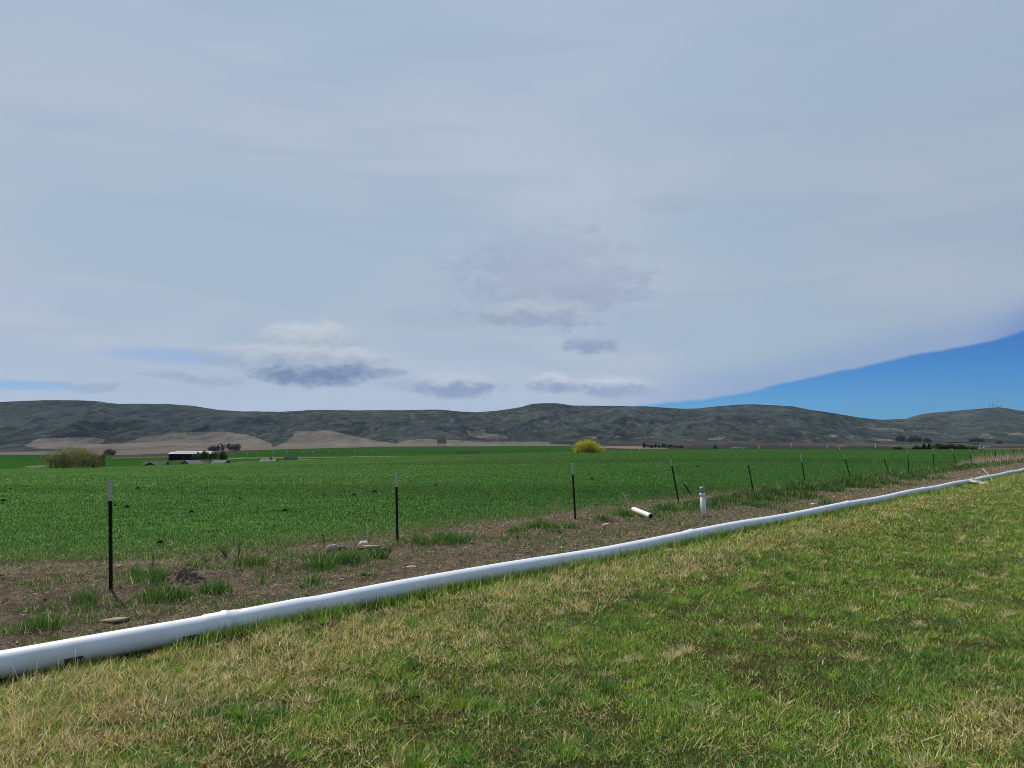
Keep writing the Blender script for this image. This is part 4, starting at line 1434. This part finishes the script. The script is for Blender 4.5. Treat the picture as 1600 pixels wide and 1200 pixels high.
def crown_mesh(name, blobs, n, size, pal, parent, seed, droop=0.0, shell=0.55, jit=.22):
    """blobs: (x,y,z,rx,ry,rz). Small leaf sprays spread through each blob's volume"""
    rs = np.random.default_rng(seed)
    vol = np.array([b[3] * b[4] * b[5] for b in blobs]) ** .8
    idx = rs.choice(len(blobs), n, p=vol / vol.sum())
    B = np.array(blobs)[idx]
    d = rs.normal(size=(n, 3)); d /= np.linalg.norm(d, axis=1)[:, None]
    r = rs.uniform(shell ** 3, 1, n) ** (1 / 3)
    r = r * (1 + .18 * rs.normal(size=n) * (r > .85))
    c = B[:, :3] + d * r[:, None] * B[:, 3:]
    lump = fbm(c[:, 0] * .9 / size / 3 + seed, c[:, 2] * .9 / size / 3 + c[:, 1] / size / 5, 3, seed)
    k = lump > -.26
    c, d = c[k], d[k]; n = len(c)
    a = rs.normal(size=(n, 3)); a /= np.linalg.norm(a, axis=1)[:, None]
    a[:, 2] -= droop * 2; a /= np.linalg.norm(a, axis=1)[:, None]
    b = np.cross(a, rs.normal(size=(n, 3))); b /= np.linalg.norm(b, axis=1)[:, None] + 1e-6
    s = size * rs.uniform(.5, 1.2, n)[:, None]
    asp = 1 + droop * 2.5
    V = np.stack([c - b * s * .5, c + a * s * .5 * asp + b * s * .1, c + b * s * .5, c - a * s * .5 * asp], 1)
    F = (np.array([[0, 1, 2, 3]])[None] + (np.arange(n) * 4)[:, None, None]).reshape(-1, 4)
    o = mesh_obj(name, V.reshape(-1, 3), F, M_FOL, parent)
    col = np.array(pal)[rs.integers(0, len(pal), n)] * (1 + jit * rs.normal(size=(n, 1)))
    t = np.ones((n, 4, 4)); t[:, :, :3] = np.clip(col, .004, .9)[:, None]
    attr(o, 'tint', t.reshape(-1, 4), 'FLOAT_COLOR')
    return o


M_BARK = simple_mat('bark', (0.07, 0.055, 0.045), .95, .3, 3, .3)


def trunk_mesh(root, h, r, limbs, seed, spread=.5, stems=1, width=0.0):
    rs = random.Random(seed)
    for s in range(stems):
        m = MB()
        bx = (rs.uniform(-.5, .5) * width) if stems > 1 else 0
        by = (rs.uniform(-.3, .3) * width) if stems > 1 else 0
        hh = h * rs.uniform(.8, 1.0)
        top = Vector((bx * 1.2 + rs.uniform(-.1, .1) * hh, by, hh * .55))
        m.tube([(bx, by, -.5), ((bx + top.x) / 2, by, hh * .25), top], [r, r * .8, r * .55], 7)
        for i in range(limbs):
            a = rs.uniform(0, 6.28)
            st = Vector((bx, by, 0)).lerp(top, rs.uniform(.45, 1))
            e = st + Vector((math.cos(a) * spread * hh, math.sin(a) * spread * hh, hh * rs.uniform(.25, .45)))
            md = st.lerp(e, .5) + Vector((0, 0, .05 * hh))
            m.tube([st, md, e], [r * .4, r * .27, r * .08], 5)
            e2 = md + Vector((rs.uniform(-.3, .3) * hh, rs.uniform(-.3, .3) * hh, .25 * hh))
            m.tube([md, e2], [r * .2, r * .05], 4)
        m.build('trunk', M_BARK, root)


def tree(name, label, cat, px, base_py, Y, wpx, hpx, pal, n=2500, leaf=.35, seed=1, blobs=7, droop=0.0, group=None, low=.15, stems=1, shape=None, shell=.5):
    """a tree whose foot is at the given place; width and height in metres come from its size at distance Y"""
    X, Yv, z = hit(px, base_py, 430 if Y > 430 else (330 if Y > 400 else Y * .5))
    leaf = leaf * Yv / Y
    Y = Yv
    w, h = wpx * Y / FPX, hpx * Y / FPX
    root = empty(name, (X, Yv, z), label, cat, group)
    rs = random.Random(seed)
    trunk_mesh(root, h * .85, max(.12, h * .022), 5, seed, .28 * w / h, stems, w * .7)
    bl = []
    for i in range(blobs):
        f = (i + .5) / blobs
        x = (f - .5) * w * .72
        top = shape(f) if shape else 1 - 1.1 * abs(f - .5) ** 1.8
        hh = h * top * rs.uniform(.92, 1.05)
        rz = (hh - h * low) / 2
        for jj in range(2):
            bl.append((x + rs.uniform(-.04, .04) * w, rs.uniform(-.25, .25) * w * .6, h * low + rz * (1.12 if jj else .95) - (0 if jj else .1 * h),
                       w * rs.uniform(.15, .21), w * .2, rz * rs.uniform(.72, .92)))
    crown_mesh('crown', bl, n, leaf, pal, root, seed, droop, shell)
    return root


OLIVE = [(0.155, 0.17, 0.055), (0.125, 0.14, 0.05), (0.22, 0.225, 0.08), (0.07, 0.08, 0.035)]
GRN = [(0.075, 0.11, 0.035), (0.095, 0.14, 0.045), (0.05, 0.075, 0.03)]
PURP = [(0.055, 0.045, 0.05), (0.075, 0.06, 0.06), (0.04, 0.034, 0.038)]
YEL = [(0.50, 0.47, 0.03), (0.38, 0.37, 0.03), (0.60, 0.54, 0.06), (0.15, 0.15, 0.03)]
DARK = [(0.014, 0.024, 0.014), (0.02, 0.03, 0.018)]
GREY = [(0.11, 0.105, 0.07), (0.08, 0.075, 0.055), (0.13, 0.12, 0.085)]

tree('willow_thicket', 'wide olive green willow thicket standing alone at the left of the field', 'tree', 117, 732, 215, 88, 35, OLIVE, 17000, .17, 3, 13, .35, low=.0, stems=9,
     shape=lambda f: 1.04 + .04 * math.sin(f * 9) - 2.6 * abs(f - .45) ** 2.6, shell=.45)
tree('leaning_tree', 'narrow dark half-bare tree leaning right, touching the right end of the willow thicket', 'tree', 156, 729, 218, 17, 23, [(0.06, 0.065, 0.03), (0.08, 0.08, 0.035)], 1500, .22, 5, 3, .5, low=.05, stems=3,
     shape=lambda f: .55 + .5 * f, shell=.3)
tree('bare_tree', 'purplish round leafless tree behind the right end of the willow thicket', 'tree', 171, 711.5, 1100, 22, 11, PURP, 1500, 1.1, 6, 4, low=.02, stems=3)
for i, (px, w, h, lab) in enumerate([(333, 20, 10, 'leftmost and lowest'), (344, 15, 13, 'second from the left'), (356, 16, 13.5, 'third from the left'), (368, 18, 13, 'rightmost')]):
    tree('bare_tree', f'purple-grey leafless tree, {lab} of the grove on the slope above the barn', 'tree', px, 705, 1150, w, h, PURP, 1300, 1.2, 20 + i, 4, low=.02, stems=3, group='bare grove above the barn')
for i, (px, w, h, lab) in enumerate([(307, 14, 13, 'leftmost'), (318, 17, 16, 'tallest and second from the left'), (333, 15, 14, 'third from the left'), (347, 17, 15.5, 'rightmost')]):
    tree('farm_tree', f'dark green leafy tree, {lab} beside the white-roofed barn', 'tree', px, 719.3, 412, w, h, GRN, 2200, .5, 30 + i, 4, low=.08, stems=2, group='green trees beside the barn')
tree('lone_tree', 'lone greyish tree with visible trunks on the edge of the far green field', 'tree', 691, 698, 1250, 19, 18, GREY, 1600, .9, 40, 5, low=.25, stems=3, shell=.2)
tree('yellow_willow', 'bright yellow spreading willow standing in the green field', 'tree', 921, 708, 320, 52, 24, YEL, 16000, .22, 50, 9, .2, low=.02, stems=6,
     shape=lambda f: (.62 + 1.5 * f if f < .25 else 1.0 - 1.15 * max(0, f - .40) ** 1.25 - .0), shell=.6)


def conifer(px, base_py, Y, wpx, hpx, label, seed, group=None):
    X, Yv, z = hit(px, base_py)
    Y = Yv
    w, h = wpx * Y / FPX, hpx * Y / FPX
    root = empty('conifer', (X, Yv, z), label, 'tree', group)
    MB().tube([(0, 0, -.5), (0, 0, h * .5), (0, 0, h * .97)], [h * .025, h * .018, h * .004], 7).build('trunk', M_BARK, root)
    bl = []
    for i in range(8):
        f = i / 8
        bl.append((0, 0, h * (.08 + f * .85), w * .5 * (1 - f * .92), w * .5 * (1 - f * .92), h * .085))
    crown_mesh('crown', bl, 1400, w * .12, DARK, root, seed, .2, .2)


conifer(1006.5, 699.5, 900, 5.5, 12, 'tall dark conifer at the left end of the far windbreak', 60)
FT = [(1012, 5, 7, GREY), (1018, 5, 6, DARK), (1024, 5, 8, PURP), (1030, 5, 7.5, DARK), (1036, 6, 8, PURP), (1042, 6, 7.5, DARK), (1048, 6, 7, PURP), (1056, 8, 6, PURP), (1064, 7, 5, PURP)]
names = ['first', 'second', 'third', 'fourth', 'fifth', 'sixth', 'seventh', 'eighth', 'ninth']
for i, (px, w, h, pal) in enumerate(FT):
    tree('windbreak_tree', f'dark distant windbreak tree, {names[i]} to the right of the tall conifer', 'tree', px, 700, 900, w * 1.3, h, pal, 500, .7, 70 + i, 3, low=.02, group='windbreak right of the yellow willow')
tree('farm_tree', 'small reddish bare tree alone right of the far windbreak', 'tree', 1117, 702, 900, 9, 8, PURP, 500, .7, 90, 3, low=.02)
FARG = [(0.035, 0.045, 0.03), (0.05, 0.06, 0.04), (0.025, 0.03, 0.024)]
FARO = [(0.06, 0.075, 0.03), (0.045, 0.055, 0.028), (0.08, 0.095, 0.035)]
BRN = [(0.06, 0.048, 0.045), (0.08, 0.065, 0.055)]
for i, (px, py, w, h, pal, Y, lab) in enumerate([
        (1407, 690, 16, 11, FARG, 1500, 'grey-green tree, left of the pair at the foot of the right-hand hills'),
        (1429, 691, 22, 11, FARG, 1500, 'grey-green wide tree, right of the pair at the foot of the right-hand hills'),
        (1449, 691, 14, 7, FARG, 1500, 'low grey tree just right of the pair below the right-hand hills'),
        (1404, 702.5, 18, 5, FARO, 650, 'low olive shrub at the far field edge left of the dark conifers'),
        (1371, 702.5, 5, 4, GRN, 650, 'tiny dark round shrub at the far field edge'),
        (1432, 703, 14, 6, FARO, 650, 'low olive shrub directly left of the dark conifers'),
        (1468, 703, 24, 11, FARO, 660, 'grey-olive bush directly right of the dark conifers'),
        (1485, 703, 22, 10, BRN, 660, 'brownish leafless bush in the middle of the far hedge'),
        (1500, 703, 24, 9, FARO, 660, 'olive bush in the right half of the far hedge'),
        (1518, 703, 20, 6, GRN, 660, 'low green bush at the right end of the far hedge'),
        (1526, 690, 24, 6, FARG, 1500, 'flat wide grey tree above the small farm buildings'),
        (1562, 693, 12, 5, BRN, 1200, 'low dark shrub right of the small farm buildings')]):
    tree('shrub' if Y < 700 else 'distant_tree', lab, 'shrub' if Y < 700 else 'tree', px, py, Y, w, h, pal, 3500, .55 if Y < 700 else 1.3, 100 + i, 5, low=.0, stems=2)
conifer(1444, 703.5, 640, 9, 10.5, 'dark squat conifer, left one of the pair in the far hedge', 120, 'pair of dark conifers')
conifer(1452, 703.5, 640, 8, 11, 'dark squat conifer, right one of the pair in the far hedge', 121, 'pair of dark conifers')


# ---------------------------------------------------------------- buildings
M_ROOFD = simple_mat('dark_shingles', (0.055, 0.06, 0.065), .85, .2, 2, spec=0.05)
M_ROOFG = simple_mat('grey_shingles', (0.10, 0.11, 0.11), .85, .2, 2, spec=0.05)
M_ROOFL = simple_mat('pale_metal_roof', (0.14, 0.15, 0.145), .95, .1, 1, spec=0.05)
M_ROOFW = simple_mat('white_metal_roof', (0.36, 0.38, 0.40), .9, .08, 1, spec=0.05)
M_WALLD = simple_mat('dark_boards', (0.03, 0.03, 0.032), .9, .3, 2)
M_WALLW = simple_mat('white_siding', (0.62, 0.63, 0.62), .8, .1, 2)
M_WALLG = simple_mat('grey_siding', (0.12, 0.125, 0.13), .85, .15, 2)
M_GLASS = simple_mat('window_glass', (0.02, 0.025, 0.03), .15, .1, 2)


def gable_house(name, label, px, ridge_py, Y, Lm, Wm, wall_h, roof_h, rz, wall, roof, cat='house', base=None, windows=2, wing=False, chimney=False):
    """ridge along local X; rz turns it"""
    u = float(ray_uv(px, 700)[0]); X = u * Y
    if base is not None:
        X, Y, _z = hit(px, base, 600)
        f = (base - ridge_py) * Y / FPX / (wall_h + roof_h)
        Lm, Wm, wall_h, roof_h = Lm * f, Wm * f, wall_h * f, roof_h * f
    zr = EYE + float(ray_uv(px, ridge_py + (0.7 if Y < 340 else 0))[1]) * Y
    gz = zr - wall_h - roof_h
    tzz = tz(X, Y) if base is None else _z
    ext = max(0.0, gz - tzz) + .5
    root = empty(name, (X, Y, gz), label, cat, rz=rz)
    if base is None: Lm, Wm = Lm * .88, Wm * .88
    l, w = Lm / 2, Wm / 2
    m = MB()
    V = [(-l, -w, -ext), (l, -w, -ext), (l, w, -ext), (-l, w, -ext), (-l, -w, wall_h), (l, -w, wall_h), (l, w, wall_h), (-l, w, wall_h), (-l, 0, wall_h + roof_h - .08), (l, 0, wall_h + roof_h - .08)]
    F = [(0, 1, 5, 4), (1, 2, 6, 9, 5), (2, 3, 7, 6), (3, 0, 4, 8, 7), (0, 3, 2, 1), (4, 5, 9, 8), (6, 7, 8, 9)]
    m.add(V, F); m.build('walls', wall, root)
    o = .45; t = .16
    def roofm(l, w, x0, y0, rot, hh, rh, par):
        m = MB()
        sl = rh / w
        ze = hh - o * sl
        V = []
        for xx in (-l - o, l + o):
            V += [(xx, -w - o, ze), (xx, 0, hh + rh), (xx, w + o, ze), (xx, -w - o, ze + t), (xx, 0, hh + rh + t), (xx, w + o, ze + t)]
        F = [(0, 1, 4, 3), (1, 2, 5, 4), (6, 9, 10, 7), (7, 10, 11, 8), (3, 4, 10, 9), (4, 5, 11, 10), (0, 6, 7, 1), (1, 7, 8, 2), (0, 3, 9, 6), (2, 8, 11, 5)]
        M = Matrix.Translation((x0, y0, .02)) @ Matrix.Rotation(rot, 4, 'Z')
        m.add(V, F, M)
        return m.build('roof', roof, par)
    ro = roofm(l, w, 0, 0, 0, wall_h, roof_h, root)
    if wing:
        wl = w * .9
        m = MB(); V2 = [(-wl, -w - 2.5, -ext), (wl, -w - 2.5, -ext), (wl, -w - 2.5, wall_h), (-wl, -w - 2.5, wall_h), (0, -w - 2.5, wall_h + roof_h * .8 - .1),
                        (-wl, -w + .01, -ext), (wl, -w + .01, -ext), (wl, -w + .01, wall_h), (-wl, -w + .01, wall_h), (0, -w + 1.5, wall_h + roof_h * .8 - .1)]
        m.add(V2, [(0, 1, 2, 4, 3), (1, 6, 7, 2), (5, 0, 3, 8), (2, 7, 9, 4), (8, 3, 4, 9)])
        m.build('wing_walls', wall, root)
        roofm(w * .6 + 1.3, wl, 0, -w - .4, math.pi / 2, wall_h, roof_h * .8, root)
    for i in range(windows):
        x = (-l + Lm * (i + .5) / windows) if not wing else (-l + .9 + i * (Lm - 1.8) / max(1, windows - 1))
        m = MB(); m.box(x - .6, x + .6, -w - .05, -w + .02, wall_h * .35, wall_h * .8)
        f = m.build('window', M_WALLW, root)
        m = MB(); m.box(x - .5, x + .5, -w - .07, -w - .052, wall_h * .39, wall_h * .76)
        m.build('pane', M_GLASS, f)
    m = MB(); m.box(l - .02, l + .05, -.5, .5, -ext + .3, 2.05); m.build('door', M_WALLG, root)
    if chimney:
        m = MB(); m.box(l * .1, l * .1 + .7, -.35, .35, wall_h + roof_h * .6, wall_h + roof_h + .7); m.build('chimney', M_WALLG, ro)
    return root


gable_house('house', 'dark roofed house with a front gable, leftmost of the row of roofs', 244, 720.2, 300, 9, 6.5, 2.6, 1.7, R(8), M_WALLG, M_ROOFD, wing=True)
gable_house('house', 'low house with grey lit roof side, second from the left below the barn', 301, 719, 300, 8, 7.5, 2.6, 1.9, R(70), M_WALLG, M_ROOFG)
gable_house('house', 'small house with slate roof sloping to the right, in front of the barn trees', 315, 720.3, 306, 6, 5, 2.6, 1.2, R(15), M_WALLW, M_ROOFD)
gable_house('house', 'low grey-roofed house with dark gable end, just right of the barn trees', 346, 718.7, 300, 7, 7, 2.6, 1.8, R(-25), M_WALLD, M_ROOFG)
gable_house('shed', 'long low dark shed roof barely showing above the crop', 386, 721.0, 310, 7, 3.5, 2.3, .55, R(3), M_WALLD, M_ROOFD, 'shed', windows=3)
gable_house('house', 'pale grey roofed house with a dark triangular gable end', 421, 716.6, 310, 7.2, 5.2, 2.6, 1.5, R(-12), M_WALLD, M_ROOFL, chimney=True)
gable_house('house', 'small dark roofed house with a white gable end, rightmost of the row of roofs', 455, 713.6, 330, 5.2, 4.4, 2.0, 1.9, R(14), M_WALLW, M_ROOFD)


def barn():
    X, Y, z = hit(302, 718.4, 330)
    sc_ = Y / 430
    root = empty('barn', (X, Y, z), 'long dark open-sided barn with a bright white two-level roof beside green trees', 'barn', rz=R(5))
    root.scale = (sc_, sc_, sc_)
    L, W, H = 23.0, 11.0, 3.3
    m = MB()
    m.box(-L / 2, L / 2, W / 2 - .2, W / 2, -.6, H)
    m.box(-L / 2, -L / 2 + .2, -W / 2, W / 2 - .2, -.6, H)
    m.box(L / 2 - .2, L / 2, -W / 2, W / 2 - .2, -.6, H)
    m.build('walls', M_WALLD, root)
    for i in range(7):
        x = -L / 2 + .6 + i * (L - 1.2) / 6
        m = MB(); m.box(x - .12, x + .12, -W / 2, -W / 2 + .24, -.6, H - .01); m.build('front_post', M_WALLD, root)
    def gab(x0, x1, w, z0, rh):
        m = MB()
        V = []
        for xx in (x0, x1):
            V += [(xx, -w, z0), (xx, 0, z0 + rh), (xx, w, z0), (xx, -w, z0 + .15), (xx, 0, z0 + rh + .15), (xx, w, z0 + .15)]
        F = [(0, 1, 4, 3), (1, 2, 5, 4), (6, 9, 10, 7), (7, 10, 11, 8), (3, 4, 10, 9), (4, 5, 11, 10), (0, 6, 7, 1), (1, 7, 8, 2), (0, 3, 9, 6), (2, 8, 11, 5)]
        m.add(V, F)
        return m
    r = gab(-L / 2 - .4, L / 2 + .4, W / 2 + .4, H, 1.0).build('roof', M_ROOFW, root)
    gab(-L / 2 + 2.2, L / 2 - 1.5, 2.3, H + .8, .55).build('ridge_monitor', M_ROOFW, r)


barn()
gable_house('farmhouse', 'tiny dark farm building with white trim right of the far hedge', 1522, 691.8, 1200, 13, 8, 2.2, 1.2, R(5), M_WALLD, M_ROOFD, 'farm building', base=694.6)
gable_house('farm_shed', 'long low dark farm shed at the foot of the right-hand hills', 1496, 690.0, 1300, 46, 8, 2.0, .8, R(3), M_WALLD, M_ROOFD, 'farm shed', windows=4, base=692.2)
gable_house('farm_shed', 'low wide pale shed on the far field edge, left of the two small ones', 1149.5, 699.6, 700, 14, 4.5, 1.2, .5, 0, M_WALLW, M_ROOFL, 'farm shed', base=701.2)
gable_house('farm_shed', 'small pale shed at the far field edge, right of the low wide one', 1161.5, 698.6, 700, 3.5, 3, 1.5, 1.0, R(30), M_WALLW, M_ROOFL, 'farm shed', windows=1, base=701.2)
gable_house('farm_shed', 'low pink-white shed beyond the fence posts at the far right', 1541, 697.0, 900, 9, 5, 1.4, .6, 0, M_WALLW, M_ROOFL, 'farm shed', base=699.0)


# ---------------------------------------------------------------- small distant things
M_WHITE = simple_mat('white_painted_metal', (0.7, 0.71, 0.68), .6, .1, 4)


def pole(px, top_py, base_py, Y, label, r=.28):
    X, Yh, z0 = hit(px, base_py, 425)
    r = r * Yh / Y; Y = Yh
    z1 = EYE + float(ray_uv(px, top_py)[1]) * Y
    h = z1 - z0
    root = empty('marker_pole', (X, Y, z0), label, 'pole', 'white poles on the ploughed land')
    MB().lathe([(0, -1), (r, -1), (r, h * .93), (0, h * .93)], 8).build('pole_shaft', M_WHITE, root)
    MB().lathe([(r * 1.15, h * .93), (r * 1.15, h), (0, h + .05)], 8).build('pole_cap', M_WHITE, root)


pole(1236.5, 692.5, 697.5, 620, 'white pole on the ploughed land above the post right of the standpipe', .25)
pole(1292.5, 695.5, 701, 620, 'white pole at the far field edge left of the tilted white-tipped post', .27)
pole(1311.5, 699.5, 703, 600, 'very short white pole at the far field edge', .25)
pole(1368, 692.5, 699, 620, 'tall white pole on the ploughed land left of the olive shrubs', .3)
pole(1186, 696, 701.5, 620, 'grey white pole right of the small pale sheds', .22)
pole(999.5, 701, 704.5, 400, 'tiny white marker at the field edge below the tall conifer', .14)
pole(1531.5, 696, 702, 620, 'white pole among the last fence posts', .22)


def sprinklers():
    proto = None
    for i, (px, py) in enumerate([(387, 708.5), (401, 708.3), (428, 707.3), (449, 706.5), (475, 706.2), (489, 705.6), (513, 705.7), (527, 705.6), (555, 704.8), (580, 705), (363, 709.6), (387, 709.2)][:11]):
        Y = 760.0
        X, _, z = place(px, Y)
        z = max(z, EYE + float(ray_uv(px, py + 1.2)[1]) * Y)
        if proto is None:
            r = empty('sprinkler', (X, Y, z), '', 'sprinkler')
            MB().lathe([(0, -1.5), (.12, -1.5), (.12, .7), (0, .7)], 8).build('riser', M_WHITE, r)
            MB().lathe([(.12, .65), (.42, .7), (.42, 1.15), (0, 1.2)], 8).build('sprinkler_head', M_WHITE, r)
            proto = r; o = r
        else:
            o = proto.copy(); C.objects.link(o); o.location = (X, Y, z)
            for ch in proto.children:
                c = ch.copy(); C.objects.link(c); c.parent = o
        tag(o, 'tiny white sprinkler head in the row on the far green field', 'sprinkler', 'white sprinkler heads on the far green field')


sprinklers()


def masts():
    mat = simple_mat('mast_steel', (0.06, 0.065, 0.07), .7, .2, 1)
    for i, (px, top, base, lab) in enumerate([(1546, 629, 637.5, 'leftmost'), (1551, 628.5, 637, 'second from the left, the tallest'), (1553.5, 631, 636.8, 'third from the left, thin'),
                                             (1556.5, 629.5, 636.5, 'fourth from the left'), (1565, 631.5, 637.0, 'rightmost, set apart')]):
        u = float(ray_uv(px, 637)[0]); Y, zz = hill_point(np.array([u]), np.array([1.0]))
        Y = float(Y[0]); z0 = float(zz[0]) - 3; z1 = EYE + float(ray_uv(px, top)[1]) * Y
        h = z1 - z0
        root = empty('radio_mast', (u * Y, Y, z0), f'thin radio mast on the right-hand hilltop, {lab}', 'mast', 'radio masts on the hilltop')
        MB().tube([(0, 0, -2), (0, 0, h)], [1.3, .7], 6).build('mast_pole', mat, root)
        m = MB()
        for q in (.55, .75, .93):
            m.tube([(-2.2, 0, h * q), (2.2, 0, h * q)], [.8, .8], 6)
        m.build('antenna_arms', mat, root)
    px = 1560.5; u = float(ray_uv(px, 637)[0]); Y, zz = hill_point(np.array([u]), np.array([1.0])); Y = float(Y[0]); z = float(zz[0])
    o = empty('mast_hut', (u * Y, Y, z), 'tiny dark equipment hut among the hilltop radio masts', 'hut')
    MB().box(-5, 5, -4, 4, -4, 5).build('walls', mat, o)
    MB().box(-6, 6, -5, 5, 5.01, 6).build('roof', mat, o)


masts()


# ---------------------------------------------------------------- haze
def haze():
    m = bpy.data.materials.new('haze'); m.use_nodes = True
    k = NT(m.node_tree)
    v = k.n('ShaderNodeVolumePrincipled')
    v.inputs['Color'].default_value = (0.50, 0.72, 1.0, 1)
    v.inputs['Density'].default_value = 0.000012
    v.inputs['Anisotropy'].default_value = 0.2
    o = k.n('ShaderNodeOutputMaterial'); k.put(o.inputs['Volume'], v.outputs[0])
    b = MB(); b.box(-26000, 26000, -100, 13000, -420, 700)
    ob = b.build('haze', m)
    tag(ob, kind='stuff')
    ob['label'] = 'thin bluish haze filling the valley air'


haze()
